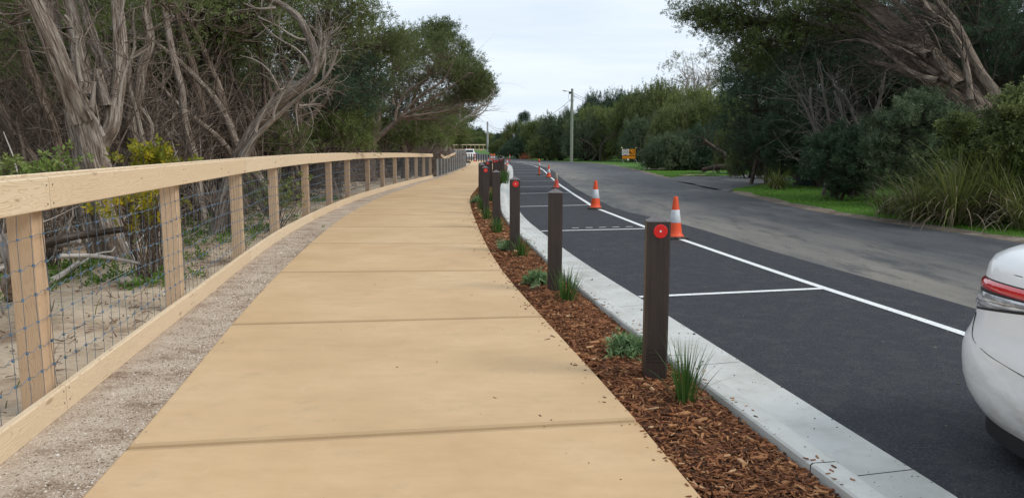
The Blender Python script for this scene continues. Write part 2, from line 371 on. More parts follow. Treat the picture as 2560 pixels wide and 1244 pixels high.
def bark(key, dark, mid, light, bump=.03, fine=1.0):
    b = new(key, rough=.92, spec=.15); objr = b.n('ObjectInfo').outputs['Random']
    u = b.n('TexCoord').outputs['UV']
    m1 = b.n('Mapping'); m1.inputs['Scale'].default_value = (26 * fine, 3.2, 1); m1.inputs['Rotation'].default_value = (0, 0, R(4)); b.l(u, m1.inputs[0])
    n1 = b.noise(m1.outputs[0], 1.0, 6, .68, .5)
    n2 = b.noise(b.world((1, 1, .35)), 2.3, 4, .6)
    c = b.ramp(n1, [(.36, dark), (.49, mid), (.62, light)])
    c = b.mix(b.rf(n2, .35, .7, 0, .5), c, tuple(q * .62 for q in mid))
    c = b.mix(b.rf(b.noise(b.world(), 1.1, 5, .65), .60, .72, 0, .35), c, (.30, .19, .12))
    c = b.mix(b.math('MULTIPLY', b.attr(), .55), c, light)
    b.col(c); b.bump(n1, bump)
bark('bark_pale', (.06, .040, .030), (.33, .258, .205), (.64, .57, .49), .07)
bark('bark_mid', (.036, .025, .019), (.205, .150, .113), (.46, .375, .305), .06)
bark('bark_dark', (.022, .016, .013), (.080, .060, .048), (.20, .165, .14), .03)
bark('bark_smooth', (.06, .052, .045), (.17, .15, .13), (.30, .27, .235), .008, .5)
bark('dead_wood', (.12, .10, .08), (.38, .34, .30), (.62, .58, .53), .01, 1)
def foliage(key, a, bb, c_, trans=.28, rough=.55):
    if key.startswith('leaf') and key != 'leaf_yellow': a, bb, c_ = [tuple(min(.3, q * f_) for q in k_) for k_, f_ in ((a, 1.5), (bb, 1.6), (c_, 1.65))]
    b = new(key, rough=rough, spec=.25)
    t = b.attr(); objr = b.n('ObjectInfo').outputs['Random']
    c = b.ramp(t, [(0, a), (.5, bb), (1, c_)])
    c = b.mix(b.rf(b.noise(b.world(), .7, 3), .35, .7, 0, .3), c, c_)
    c = b.mix(b.rf(objr, 0, 1, 0, .25), c, c_)
    b.col(c)
    tr = b.n('BsdfTranslucent'); b.l(c, tr.inputs[0]); ms = b.n('MixShader'); ms.inputs[0].default_value = trans
    o_ = b.t.nodes['Material Output']; b.l(b.b.outputs[0], ms.inputs[1]); b.l(tr.outputs[0], ms.inputs[2]); b.l(ms.outputs[0], o_.inputs[0])
foliage('leaf_olive', (.030, .042, .014), (.060, .078, .024), (.115, .130, .045))
foliage('leaf_green', (.024, .038, .012), (.056, .076, .023), (.105, .128, .038))
foliage('leaf_dark', (.012, .024, .013), (.026, .045, .024), (.05, .078, .040))
foliage('leaf_bright', (.05, .09, .018), (.09, .15, .03), (.16, .21, .05))
foliage('leaf_yellowgreen', (.045, .062, .018), (.085, .11, .03), (.15, .17, .055))
foliage('leaf_bluegreen', (.022, .036, .018), (.046, .066, .034), (.090, .115, .060))
foliage('leaf_grey', (.06, .065, .04), (.11, .115, .075), (.17, .17, .12))
foliage('leaf_yellow', (.07, .11, .02), (.17, .20, .02), (.55, .41, .02), .35)
foliage('grass_blade', (.05, .11, .010), (.095, .24, .018), (.16, .30, .03), .3)
foliage('strap_leaf', (.035, .06, .010), (.075, .115, .022), (.22, .225, .07), .3)
foliage('strap_dead', (.10, .075, .045), (.20, .155, .10), (.34, .28, .20), .2)
foliage('lomandra', (.020, .050, .010), (.045, .105, .020), (.10, .19, .045), .25, .4)
foliage('herb_grey', (.08, .15, .05), (.15, .26, .10), (.28, .38, .21), .25)
foliage('weed', (.04, .09, .012), (.075, .16, .02), (.15, .24, .04), .3)
foliage('litter_bark', (.10, .05, .03), (.22, .13, .08), (.38, .28, .20), 0)
foliage('twig_brown', (.08, .055, .04), (.18, .13, .098), (.34, .27, .22), 0)

# ------------------------------------------------------------ surveyed lines (plan view)
def PL(pix, dz=0.0): return [tuple(P(x, y, dz)[:2]) for x, y in pix]
FENCE = smooth_line([(-1.9, -1.5), (-2.2, 1.2)] + PL([(0, 1145), (330, 873), (460, 777), (555, 700), (626, 643), (710, 584), (801, 536), (883, 499.5), (965, 473.5), (1047, 451.6), (1096, 439)]) + [(-4.54, 56), (-4.6, 66), (-4.7, 78)], step=.4, passes=3)
PATHL = smooth_line([(-1.1, -2.5), (-1.45, 0), (-1.7, 2)] + PL([(325, 1117), (575, 810), (700, 676), (775, 607), (822, 567), (865, 537), (905, 515), (940, 497), (985, 480), (1020, 469), (1060, 455), (1090, 447), (1120, 437), (1145, 426)]) + [(-4.5, 73), (-4.8, 88)], step=.4, passes=3)
PATHR = smooth_line([(1.12, -2.5), (1.08, 0), (.96, 2)] + PL([(1770, 1244), (1600, 1050), (1355, 790), (1253, 676), (1213, 607), (1195, 567), (1183, 537), (1176, 515), (1173, 495), (1179, 484), (1190, 472)]) + [(-1.5, 42), (-1.62, 55), (-1.66, 70), (-1.85, 84), (-2.0, 89)], step=.4, passes=3)
TAILL = [(-5.06, 93), (-5.6, 107), (-6.7, 118), (-9, 127), (-16, 131), (-26, 133)]
TAILR = [(-2.3, 93), (-2.9, 107), (-4, 118), (-6, 127.5), (-10, 133), (-16, 135.5), (-26, 137.5)]
KB = smooth_line([(2.45, -3), (2.05, -.5), (1.72, 1.5)] + PL([(2137, 1240), (2062, 1181), (2003, 1137), (1944, 1094), (1900, 1056), (1819, 1003), (1756, 950), (1673, 896), (1608, 840), (1527, 781), (1454, 722), (1409, 687), (1367, 648), (1322, 606), (1275, 562), (1253, 530)], .02) + [(-.33, 21), (-.42, 26), (-.47, 32), (-.44, 40), (-.40, 52), (-.38, 66), (-.45, 80), (-.8, 92), (-1.7, 105), (-2.9, 116), (-5, 127), (-9, 135), (-16, 138.5), (-26, 140.5)], step=.3, passes=2)
GUT = smooth_line([(3.0, -3), (2.6, -.5), (2.22, 1.5)] + PL([(2400, 1240), (2281, 1172), (2137, 1083), (2006, 997), (1900, 932), (1806, 873), (1675, 792), (1603, 745), (1521, 696), (1438, 642), (1368, 590), (1320, 553), (1301, 532), (1290, 500)], -.055) + [(.11, 23), (.06, 30), (.05, 40), (.08, 52), (.08, 66), (.0, 80), (-.35, 92), (-1.2, 105), (-2.4, 116.2), (-4.6, 127.4), (-8.7, 135.5), (-16, 139), (-26, 141)], step=.3, passes=2)
ROADL = smooth_line([(-4.6, 127.4), (-9, 137), (-15, 165), (-24, 235), (-40, 330)], step=2)
LANE = smooth_line([(4.9, -2.5), (4.55, 0), (4.15, 3)] + PL([(2415, 832), (2062, 720), (1900, 665), (1720, 603), (1612, 567), (1500, 523)], -.05) + [(2.13, 19), (2.08, 25), (2.1, 34), (2.26, 43), (2.42, 52), (2.58, 62), (2.62, 73), (2.44, 82.7), (2.1, 89), (1.3, 98), (.06, 107), (-1.4, 113)], step=.4, passes=2)
NEWA = smooth_line([(5.9, -3), (5.3, 0), (4.85, 3)] + PL([(2440, 768), (2200, 703), (1900, 619), (1711, 559), (1563, 529)], -.055) + [(2.62, 18.5), (2.52, 24), (2.5, 30), (2.7, 39), (3.05, 52), (3.25, 62), (3.3, 73), (3.1, 83), (2.7, 90), (1.9, 99), (.6, 109), (-1.2, 117), (-3.2, 122)], step=.5, passes=2)
ROADR = smooth_line([(12.2, -6), (10.9, 0), (9.3, 6.5)] + PL([(2560, 607), (2467, 593), (2347, 574), (2202, 554), (2057, 533), (1922, 504), (1816, 477)], -.055) + [(7.6, 29), (8.2, 38), (9.0, 48), (9.8, 59), (10.4, 71), (11, 86), (10.4, 97), (7.5, 110), (4.6, 127), (.6, 139), (-2.5, 152), (-8, 191), (-13, 242), (-26, 330)], step=.6, passes=2)

def strip(name, A, B, za, zb, m, nl=None, nc=1, kind='structure', parent=None, tintf=None, crown=0, noise=0):
    nl = nl or int(max(arclen(A), arclen(B)) / .5)
    a = resample(A, nl); c = resample(B, nl); q = Q()
    t = np.linspace(0, 1, nc + 1)
    xy = a[:, None] * (1 - t)[None, :, None] + c[:, None] * t[None, :, None]
    z = g(xy[..., 1]) + za * (1 - t) + zb * t + crown * 4 * t * (1 - t)
    if noise: z = z + rng.normal(0, noise, z.shape) * (t * (1 - t) * 4)
    v = np.concatenate([xy, z[..., None]], -1)
    i = np.arange(nl - 1)[:, None]; j = np.arange(nc)[None]; n = nc + 1
    f = np.stack([i * n + j, i * n + j + 1, (i + 1) * n + j + 1, (i + 1) * n + j], -1).reshape(-1, 4)
    tt = .5 if tintf is None else np.broadcast_to(tintf((t[1:] + t[:-1]) / 2)[None], (nl - 1, nc)).ravel()
    q.add(v.reshape(-1, 3), f, v[..., :2].reshape(-1, 2)[f], 0, tt, True)
    o = q.build(name, m, parent); o['kind'] = kind if parent is None else kind
    return o
def offs(p, d):                                    # shift a polyline sideways (to the right when d>0)
    t = np.gradient(p, axis=0); t /= np.linalg.norm(t, axis=1)[:, None] + 1e-9
    return p + d * np.c_[t[:, 1], -t[:, 0]]
def cut(p, y0, y1): return p[(p[:, 1] >= y0) & (p[:, 1] <= y1)]

# ground sheet to the horizon
xs = np.r_[-900, -300, -120, -70, -50, -38, -30, np.arange(-26, 40, 2), 46, 60, 90, 150, 300, 900]
ys = np.r_[-60, -30, np.arange(-12, 60, 2), np.arange(60, 300, 6), 330, 400, 520, 700, 1000, 1600, 2600]
X, Y = np.meshgrid(xs, ys); Z = g(Y) - .17 + np.where(X > 30, (X - 30) * .01, 0).clip(0, 2)
q = Q(); n = len(xs); i = np.arange(len(ys) - 1)[:, None]; j = np.arange(n - 1)[None]
q.add(np.stack([X, Y, Z], -1), np.stack([i * n + j, i * n + j + 1, (i + 1) * n + j + 1, (i + 1) * n + j], -1).reshape(-1, 4), smooth=True)
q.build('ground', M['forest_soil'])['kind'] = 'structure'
# sandy ground between the fence and the scrub, with scuffed relief
def vnoise(x, y, s, seed=0):
    r_ = np.random.default_rng(seed); out_ = 0
    for k in range(5):
        a_ = r_.uniform(0, 6.28); f_ = s * (1.6 ** k); out_ = out_ + np.sin((x * math.cos(a_) + y * math.sin(a_)) * f_ + r_.uniform(0, 6)) / (1.35 ** k)
        out_ = out_ + np.sin((x * math.sin(a_) - y * math.cos(a_)) * f_ * .8 + 1.3 * np.sin(x * f_ * .4) + r_.uniform(0, 6)) / (1.35 ** k)
    return out_ / 5
ny, nx = 150, 70
yy = np.linspace(-2, 58, ny); tt = np.linspace(0, 1, nx) ** 1.5
fx = np.array([at_y(FENCE, y) for y in yy])
X = fx[:, None] - .04 - tt[None] * 13; Y = np.repeat(yy[:, None], nx, 1)
def sandz(x, y, d): return g(y) - .035 + np.clip(d, 0, 1) * (.035 * vnoise(x, y, 1.1, 3) + .02 * vnoise(x, y, 4, 4)) + np.clip((d - 2) * .02, 0, .12)
Z = sandz(X, Y, fx[:, None] - X)
q = Q(); i = np.arange(ny - 1)[:, None]; j = np.arange(nx - 1)[None]
q.add(np.stack([X, Y, Z], -1), np.stack([i * nx + j, (i + 1) * nx + j, (i + 1) * nx + j + 1, i * nx + j + 1], -1).reshape(-1, 4), smooth=True)
q.build('sandy_ground', M['sand_soil'])['kind'] = 'structure'

strip('gravel_strip', offs(cut(FENCE, -3, 80), -.12), cut(PATHL, -3, 80), -.03, -.012, M['gravel_dust'], nc=6, noise=0)
strip('gravel_bulge', np.array([(-4.7, 77.5), (-5.6, 84), (-7, 96)]), np.array([(-4.52, 77.5), (-4.75, 84), (-5.2, 96)]), -.03, -.012, M['gravel_dust'], nl=20, nc=3)
# path: a bed with one object per poured slab
bed = strip('concrete_path', np.vstack([PATHL, TAILL]), np.vstack([PATHR, TAILR]), -.05, -.05, M['forest_soil'], nl=260, nc=2)
JL = [-1.6, 1.05, 3.70, 6.40, 9.12, 11.90, 14.33, 16.85]; JR = [-1.1, 1.5, 4.09, 6.71, 9.28, 11.86, 14.35, 16.85]
while JL[-1] < 86: JL.append(JL[-1] + 2.52); JR.append(JR[-1] + 2.52)
joints = [(np.array([at_y(PATHL, a_), a_]), np.array([at_y(PATHR, c_), c_])) for a_, c_ in zip(JL, JR)]
TL = resample(np.vstack([joints[-1][0], TAILL]), 24); TR = resample(np.vstack([joints[-1][1], TAILR]), 24)
joints += [(TL[k], TR[k]) for k in range(1, 24)]
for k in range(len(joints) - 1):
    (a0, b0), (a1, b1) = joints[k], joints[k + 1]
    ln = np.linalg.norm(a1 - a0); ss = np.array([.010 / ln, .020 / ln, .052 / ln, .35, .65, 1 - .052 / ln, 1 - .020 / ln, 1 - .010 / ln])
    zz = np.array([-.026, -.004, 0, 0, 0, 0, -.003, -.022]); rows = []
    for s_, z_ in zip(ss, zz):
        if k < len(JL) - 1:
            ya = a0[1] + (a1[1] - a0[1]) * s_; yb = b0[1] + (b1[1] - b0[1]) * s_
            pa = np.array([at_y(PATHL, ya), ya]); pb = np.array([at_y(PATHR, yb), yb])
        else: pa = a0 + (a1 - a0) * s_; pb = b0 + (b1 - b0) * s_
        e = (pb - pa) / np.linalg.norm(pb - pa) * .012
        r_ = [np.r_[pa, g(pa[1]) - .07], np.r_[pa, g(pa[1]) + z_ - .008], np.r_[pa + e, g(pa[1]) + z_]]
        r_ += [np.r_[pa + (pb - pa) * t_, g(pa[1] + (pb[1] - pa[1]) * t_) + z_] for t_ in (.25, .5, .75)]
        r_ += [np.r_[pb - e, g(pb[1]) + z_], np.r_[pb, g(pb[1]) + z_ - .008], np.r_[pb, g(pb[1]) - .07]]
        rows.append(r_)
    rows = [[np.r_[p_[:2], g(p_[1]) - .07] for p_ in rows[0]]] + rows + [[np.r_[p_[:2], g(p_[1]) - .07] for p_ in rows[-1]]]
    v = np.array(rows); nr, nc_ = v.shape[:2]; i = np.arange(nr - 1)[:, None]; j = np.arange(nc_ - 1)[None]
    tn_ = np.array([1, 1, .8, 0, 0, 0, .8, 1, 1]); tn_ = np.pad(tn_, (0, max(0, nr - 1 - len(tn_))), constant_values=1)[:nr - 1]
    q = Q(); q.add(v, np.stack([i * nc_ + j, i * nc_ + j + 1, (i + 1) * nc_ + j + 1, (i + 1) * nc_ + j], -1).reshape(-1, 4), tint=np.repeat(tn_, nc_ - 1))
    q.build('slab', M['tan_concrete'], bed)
# mulch bed between path and kerb
ym = np.r_[np.arange(-3, 30, .25), np.arange(30, 90, 1.0)]
ML = np.array([(at_y(PATHR, y), y) for y in ym]); MR = np.array([(at_y(KB[KB[:, 1] < 100], y), y) for y in ym])
ML = np.vstack([ML, TAILR]); MR = np.vstack([MR, [(-.85, 93), (-1.95, 107), (-3.1, 117), (-5.1, 127.6), (-9.2, 135.2), (-16, 138.7), (-26, 140.7)]])
NM = len(ML); nc_ = 8; t = np.linspace(0, 1, nc_ + 1)
xy = ML[:, None] * (1 - t)[None, :, None] + MR[:, None] * t[None, :, None]
z = g(xy[..., 1]) - .045 * (1 - t) - .045 * t + .035 * 4 * t * (1 - t) + rng.normal(0, .006, xy.shape[:2])
q = Q(); i = np.arange(NM - 1)[:, None]; j = np.arange(nc_)[None]; n = nc_ + 1
q.add(np.concatenate([xy, z[..., None]], -1), np.stack([i * n + j, i * n + j + 1, (i + 1) * n + j + 1, (i + 1) * n + j], -1).reshape(-1, 4), smooth=True)
mulch = q.build('mulch_bed', M['mulch_bed']); mulch['kind'] = 'structure'
def mulch_pt(y, t_):
    a_ = at_y(ML[:len(ym)], y); c_ = at_y(MR[:len(ym)], y); x = a_ + (c_ - a_) * t_
    return x, y, g(y) - .045 + .14 * t_ * (1 - t_)
# chips: thousands of loose bark pieces, one mesh
NCH = 30000
yc = np.concatenate([rng.uniform(2.2, 8, 15000), rng.uniform(8, 16, 9000), rng.uniform(16, 34, 6000)])
tcx = rng.uniform(.015, .985, NCH)
xa = np.interp(yc, ym, ML[:len(ym), 0]); xb = np.interp(yc, ym, MR[:len(ym), 0]); xc = xa + (xb - xa) * tcx
zc = g(yc) - .045 + .14 * tcx * (1 - tcx) + rng.uniform(-.002, .022, NCH)
sc_ = np.clip(yc / 9, .9, 2.0)
big = rng.random(NCH) < .05
ln = rng.gamma(3.2, .0078, NCH) * sc_ * np.where(big, 1.9, 1) + .010; wd = ln * rng.uniform(.12, .42, NCH); th = wd * rng.uniform(.2, .5, NCH)
yw = rng.uniform(0, math.pi, NCH); pt = rng.normal(0, .22, NCH); rl = rng.uniform(-.6, .6, NCH)
box = np.array([[-1, -.6, -1], [1, -.9, -1], [.8, .8, -1], [-1.1, .7, -1], [-1, -.6, 1], [1, -.9, 1], [.8, .8, 1], [-1.1, .7, 1]]) * .5
v = box[None] * np.stack([ln, wd, th], -1)[:, None]
cr_, sr_ = np.cos(rl)[:, None], np.sin(rl)[:, None]; v = np.stack([v[..., 0], v[..., 1] * cr_ - v[..., 2] * sr_, v[..., 1] * sr_ + v[..., 2] * cr_], -1)
cp, sp_ = np.cos(pt)[:, None], np.sin(pt)[:, None]; v = np.stack([v[..., 0] * cp - v[..., 2] * sp_, v[..., 1], v[..., 0] * sp_ + v[..., 2] * cp], -1)
cy, sy = np.cos(yw)[:, None], np.sin(yw)[:, None]; v = np.stack([v[..., 0] * cy - v[..., 1] * sy, v[..., 0] * sy + v[..., 1] * cy, v[..., 2]], -1)
v += np.stack([xc, yc, zc], -1)[:, None]
bf = np.array([[4, 5, 6, 7], [0, 1, 5, 4], [1, 2, 6, 5], [2, 3, 7, 6], [3, 0, 4, 7]])
f = (np.arange(NCH)[:, None, None] * 8 + bf[None]).reshape(-1, 4)
q = Q(); tn = np.clip(rng.beta(2.0, 2.4, NCH) + np.where(big, .15, 0), 0, 1); q.add(v, f, tint=np.repeat(tn, 5))
q.build('mulch_chips', M['mulch_chip'])['kind'] = 'stuff'

# kerb and gutter, cast in lengths
kerb = strip('kerb_footing', KB, offs(KB, .1), -.125, -.125, M['kerb_concrete'], nl=200)
kerb.name = 'kerb'
sj = [0.0]; LK = arclen(KB)
for d_ in (2.6, 2.2, 1.75, 1.9, 2.05): sj.append(sj[-1] + d_)
while sj[-1] < LK - 3: sj.append(sj[-1] + (2.4 if sj[-1] < 60 else 5))
GUTd = GUT
def kerb_row(s_):
    x, d = seg_at(KB, s_); nrm = np.array([d[1], -d[0]])
    # width to the gutter edge
    rel = GUTd - x; al = rel @ d; k = np.argmin(np.abs(al) + (rel @ nrm > 1.5) * 9 + (rel @ nrm < 0) * 9)
    wd_ = float(np.clip(rel[k] @ nrm, .38, .62))
    prof = [(0, -.12), (0, .008), (.012, .018), (.125, .018), (.15, .008), (.205, -.052), (.235, -.062), (wd_ - .01, -.049), (wd_, -.056), (wd_, -.12)]
    return [np.r_[x + nrm * a_, g(x[1]) + z_] for a_, z_ in prof]
for k in range(len(sj) - 1):
    s0, s1 = sj[k] + .004, sj[k + 1] - .004; nn = max(3, int((s1 - s0) / .4))
    rows = [kerb_row(s_) for s_ in np.linspace(s0, s1, nn)]
    v = np.array(rows); nr, nc2 = v.shape[:2]; i = np.arange(nr - 1)[:, None]; j = np.arange(nc2 - 1)[None]
    q = Q(); q.add(v, np.stack([i * nc2 + j, i * nc2 + j + 1, (i + 1) * nc2 + j + 1, (i + 1) * nc2 + j], -1).reshape(-1, 4))
    q.build('kerb_length', M['kerb_concrete'], kerb)
# asphalt
yl = np.r_[np.arange(-3, 117, .5)]
A = np.array([(at_y(GUT[GUT[:, 1] < 118], y) - .02, y) for y in yl]); B = np.array([(at_y(NEWA, y), y) for y in yl])
lane_o = strip('parking_lane', A, B, -.057, -.057, M['new_asphalt'], nl=len(yl), nc=4)
C_ = np.array([(at_y(ROADR[ROADR[:, 1] < 128], y), y) for y in yl])
road = strip('road', B, C_, -.057, -.057, M['old_asphalt'], nl=len(yl), nc=14, tintf=lambda t_: np.clip(1 - (t_ - .02) / .62, 0, 1) ** .75)
yr = np.arange(116.5, 330, 2.0)
A2 = np.array([((at_y(GUT[(GUT[:, 1] < 128)], y) if y < 127 else at_y(ROADL, y)), y) for y in yr]); B2 = np.array([(at_y(ROADR, y), y) for y in yr])
strip('road_beyond', A2, B2, -.057, -.057, M['old_asphalt'], nl=len(yr), nc=6, tintf=lambda t_: t_ * 0 + .12)
# painted lines
lf = strip('edge_line', offs(LANE, -.05), offs(LANE, .05), -.052, -.052, M['road_paint'], nl=300, parent=lane_o)
bays = [((1597, 741), (2062, 720)), ((1340, 577), (1618, 571)), ((1299, 516), (1483, 512)), ((1290, 484), (1432, 481)), ((1289, 466.5), (1405, 465.5)), ((1288, 453), (1388, 452)),
        ((1287, 441), (1372, 440)), ((1286, 431.6), (1364, 430.6)), ((1285, 425), (1358, 423.6)), ((1284, 419), (1350, 417.5)), ((1282, 413.5), (1334, 412)), ((1275, 408.5), (1312, 407.5))]
for k, (p0, p1) in enumerate(bays):
    a_ = P(*p0, -.052); c_ = P(*p1, -.052); e = c_ - a_; c_[0] = at_y(LANE, c_[1]) - .04; a_[0] = at_y(GUT[GUT[:, 1] < 118], a_[1]) + .01
    e = (c_ - a_)[:2]; e /= np.linalg.norm(e); n2 = np.array([-e[1], e[0]]) * (.042 if k < 3 else .05)
    A_ = np.array([a_[:2] + n2, c_[:2] + n2]); B_ = np.array([a_[:2] - n2, c_[:2] - n2])
    strip('bay_line', A_, B_, -.0525, -.0525, M['road_paint'], nl=8, parent=lane_o)
    if k == 1:
        for t_ in np.arange(.30, .93, .13):
            m0 = a_[:2] + (c_ - a_)[:2] * t_ + np.array([0, .42]); m1 = m0 + e * .14
            strip('dash_mark', np.array([m0 + n2 * .6, m1 + n2 * .6]), np.array([m0 - n2 * .6, m1 - n2 * .6]), -.0525, -.0525, M['road_paint'], nl=2, parent=lane_o)
# right-hand verge: dirt shoulder, turf, driveway, worn track
S0 = cut(ROADR, -6, 112)
wob = .42 + .10 * np.sin(S0[:, 1] * 1.7) + .06 * np.sin(S0[:, 1] * 4.1)
tdir = np.gradient(S0, axis=0); tdir /= np.linalg.norm(tdir, axis=1)[:, None]; S1 = S0 + wob[:, None] * np.c_[tdir[:, 1], -tdir[:, 0]]
shoulder = strip('dirt_shoulder', S0, S1, -.057, -.03, M['verge_soil'], nl=len(S0), nc=3, noise=.008)
S2 = S1 + np.array([14.0, 0])[None]
verge = strip('grass_verge', S1, S2, -.03, .10, M['turf'], nl=len(S0), nc=28, noise=.012)
S3 = cut(ROADR, 112, 330); strip('far_verge', S3, S3 + np.array([[30., 0]]), -.055, .1, M['turf'], nl=60, nc=6, noise=.02)
def in_poly(x, y, pts):
    c = np.zeros(len(x), bool); j = len(pts) - 1
    for i in range(len(pts)):
        xi, yi = pts[i][:2]; xj, yj = pts[j][:2]; c ^= ((yi > y) != (yj > y)) & (x < (xj - xi) * (y - yi) / (yj - yi + 1e-12) + xi); j = i
    return c
drv = [P(*p_) for p_ in [(1648, 446), (1700, 454.5), (1760, 466), (1822, 479), (1838, 469.5), (1890, 463), (1935, 454), (1995, 450), (1930, 430), (1800, 438), (1700, 439)]]
for o_ in (verge, shoulder):
    me = o_.data; co = np.empty(len(me.vertices) * 3); me.vertices.foreach_get('co', co); co = co.reshape(-1, 3); b_ = in_poly(co[:, 0], co[:, 1], drv); co[b_, 2] = g(co[b_, 1]) - .12
    me.vertices.foreach_set('co', co.ravel()); me.update()
def sheet(name, pix, dz, m, lift=0):
    pts = [P(x, y, dz) for x, y in pix]; me = bpy.data.meshes.new(name)
    me.from_pydata([tuple(p_ + np.array([0, 0, lift])) for p_ in pts], [], [list(range(len(pts)))]); me.materials.append(m)
    o = bpy.data.objects.new(name, me); COL.objects.link(o); o['kind'] = 'structure'; return o
def psheet(name, pix, dz, m):              # gridded sheet that follows the ground
    pts = np.array([P(x, y, dz)[:2] for x, y in pix]); x0, y0 = pts.min(0); x1, y1 = pts.max(0); gx = np.arange(x0, x1 + .3, .3); gy = np.arange(y0, y1 + .5, .5)
    X, Y = np.meshgrid(gx, gy); n = len(gx); i = np.arange(len(gy) - 1)[:, None]; j = np.arange(n - 1)[None]; f = np.stack([i * n + j, i * n + j + 1, (i + 1) * n + j + 1, (i + 1) * n + j], -1).reshape(-1, 4)
    v = np.stack([X, Y, g(Y) + dz], -1).reshape(-1, 3); c = v[f].mean(1); ok = in_poly(c[:, 0], c[:, 1], pts); q = Q(); q.add(v, f[ok], tint=.35, smooth=True); o = q.build(name, m); o['kind'] = 'structure'; return o
psheet('driveway', [(1640, 444), (1700, 454), (1760, 465), (1826, 481), (1842, 470), (1895, 463), (1925, 452), (1912, 441), (1860, 439), (1790, 438), (1701, 439), (1668, 440)], -.050, M['old_asphalt'])
psheet('driveway_paving', [(1800, 449), (1925, 461), (1990, 450), (1930, 431), (1880, 433)], -.044, M['brick_paving'])
psheet('footpath', [(1612, 422.5), (1700, 423), (1700, 420), (1612, 420)], .0, M['sand_soil'])
psheet('worn_track', [(1700, 439), (1790, 438), (1900, 430), (1900, 427), (1790, 433), (1700, 437)], -.005, M['sand_soil'])

# ------------------------------------------------------------ timber fence with wire
def fx_at(y): return at_y(FENCE, y)
def fpt(y, off=0., z=0.):
    x = fx_at(y); d = np.array([fx_at(y + .3) - fx_at(y - .3), .6]); d /= np.linalg.norm(d); n_ = np.array([d[1], -d[0]])
    return np.array([x + n_[0] * off, y + n_[1] * off, g(y) + z])
def solve_post(px):
    best = None
    for y in np.arange(2, 60, .02):
        p_ = fpt(y, -.10, .6); zc_ = y * math.cos(PITCH) - (p_[2] - HC) * math.sin(PITCH)
        e = abs(1280 + FPX * p_[0] / zc_ - px)
        if best is None or e < best[0]: best = (e, y)
    return best[1]
PY = [-1.9, 1.25] + [solve_post(p_) for p_ in (92, 437, 597, 687, 766, 824, 870, 920, 957, 988, 1018, 1041, 1060, 1076)]
fence = empty('timber_fence', fpt(4.3), label='pale timber post and rail fence with blue wire mesh beside the tan path', cat='fence')
FI = Matrix.Translation(-Vector(fence.location))
def shift(o):                        # meshes built in world space, then hung from an empty
    o.matrix_parent_inverse = Matrix.Translation(-o.parent.location); return o
def board(name, y0, y1, off, z0, z1, thick, m, parent, gap=.003, wav=0.0):
    n_ = max(2, int((y1 - y0) / .3) + 1); yv = np.linspace(y0 + gap, y1 - gap, n_); rows = []; e = .006
    for y in yv:
        a_, b_ = off - thick / 2, off + thick / 2
        prof = [(a_ + e, z0), (b_ - e, z0), (b_, z0 + e), (b_, z1 - e), (b_ - e, z1), (a_ + e, z1), (a_, z1 - e), (a_, z0 + e)]
        rows.append([fpt(y, o_, z_) for o_, z_ in prof])
    v = np.array(rows); k = 8; i = np.arange(n_ - 1)[:, None]; j = np.arange(k)[None]
    f = np.stack([i * k + j, i * k + (j + 1) % k, (i + 1) * k + (j + 1) % k, (i + 1) * k + j], -1).reshape(-1, 4)
    hh = np.array([0, thick, thick, thick + z1 - z0, thick + z1 - z0, 2 * thick + z1 - z0, 2 * thick + z1 - z0, 2 * (thick + z1 - z0), 2 * (thick + z1 - z0)])
    I = np.broadcast_to(i, (n_ - 1, k)); J = np.broadcast_to(j, (n_ - 1, k)); y0_, y1_ = yv[I], yv[I + 1]
    uv = np.stack([np.stack([y0_, hh[J]], -1), np.stack([y0_, hh[J + 1]], -1), np.stack([y1_, hh[J + 1]], -1), np.stack([y1_, hh[J]], -1)], 2)
    q = Q(); q.add(v, f, uv)
    for r_ in (v[0][::-1], v[-1]): q.add(r_, [[0, 1, 2, 3], [0, 3, 4, 7], [7, 4, 5, 6]])
    return shift(q.build(name, m, parent))
rail_z0, rail_z1 = 1.145, 1.325
for k in range(0, len(PY) - 1, 2):
    y0 = PY[k]; y1 = PY[min(k + 2, len(PY) - 1)]
    if k == len(PY) - 2: y1 = PY[-1] + .3
    board('top_rail', y0, y1, -.0, rail_z0 + rnd.uniform(-.006, .006), rail_z1 + rnd.uniform(-.006, .006), .045, M['pine_rail'], fence)
    board('back_rail', y0, y1, -.235, rail_z0 + .012, rail_z1 + .008, .045, M['pine_rail'], fence)
for k in range(0, len(PY) - 1):
    a_, b_ = PY[k], PY[k + 1]
    if k in (0, 2, 4): continue
    board('kick_board', PY[k - 1] if k in (1, 3, 5) else a_, b_, .004, -.03, .125, .045, M['pine_rail'], fence)
for y in PY:
    q = Q(); c = fpt(y, -.118, .60); d = fpt(y + .3) - fpt(y - .3); rz = math.atan2(-d[0], d[1]); tw = rnd.uniform(-.03, .03)
    w_, h_ = .138, .135
    zs_ = [-.72, .70]; v = []
    for z_ in zs_:
        for a2, b2 in ((-1, -1), (1, -1), (1, 1), (-1, 1)):
            lx, ly = a2 * w_ / 2, b2 * h_ / 2; cz, sz = math.cos(rz + tw), math.sin(rz + tw)
            v.append([c[0] + lx * cz - ly * sz, c[1] + lx * sz + ly * cz, c[2] + z_])
    f = [[0, 1, 5, 4], [1, 2, 6, 5], [2, 3, 7, 6], [3, 0, 4, 7], [4, 5, 6, 7]]
    uvs = [[[0, k_ * .2], [0, k_ * .2 + w_], [1.42, k_ * .2 + w_], [1.42, k_ * .2]] for k_ in range(4)] + [[[0, 0], [.1, 0], [.1, .1], [0, .1]]]
    q.add(v, f, uvs); o = shift(q.build('post', M['pine_post'], fence)); bevel(o, .006, 1)
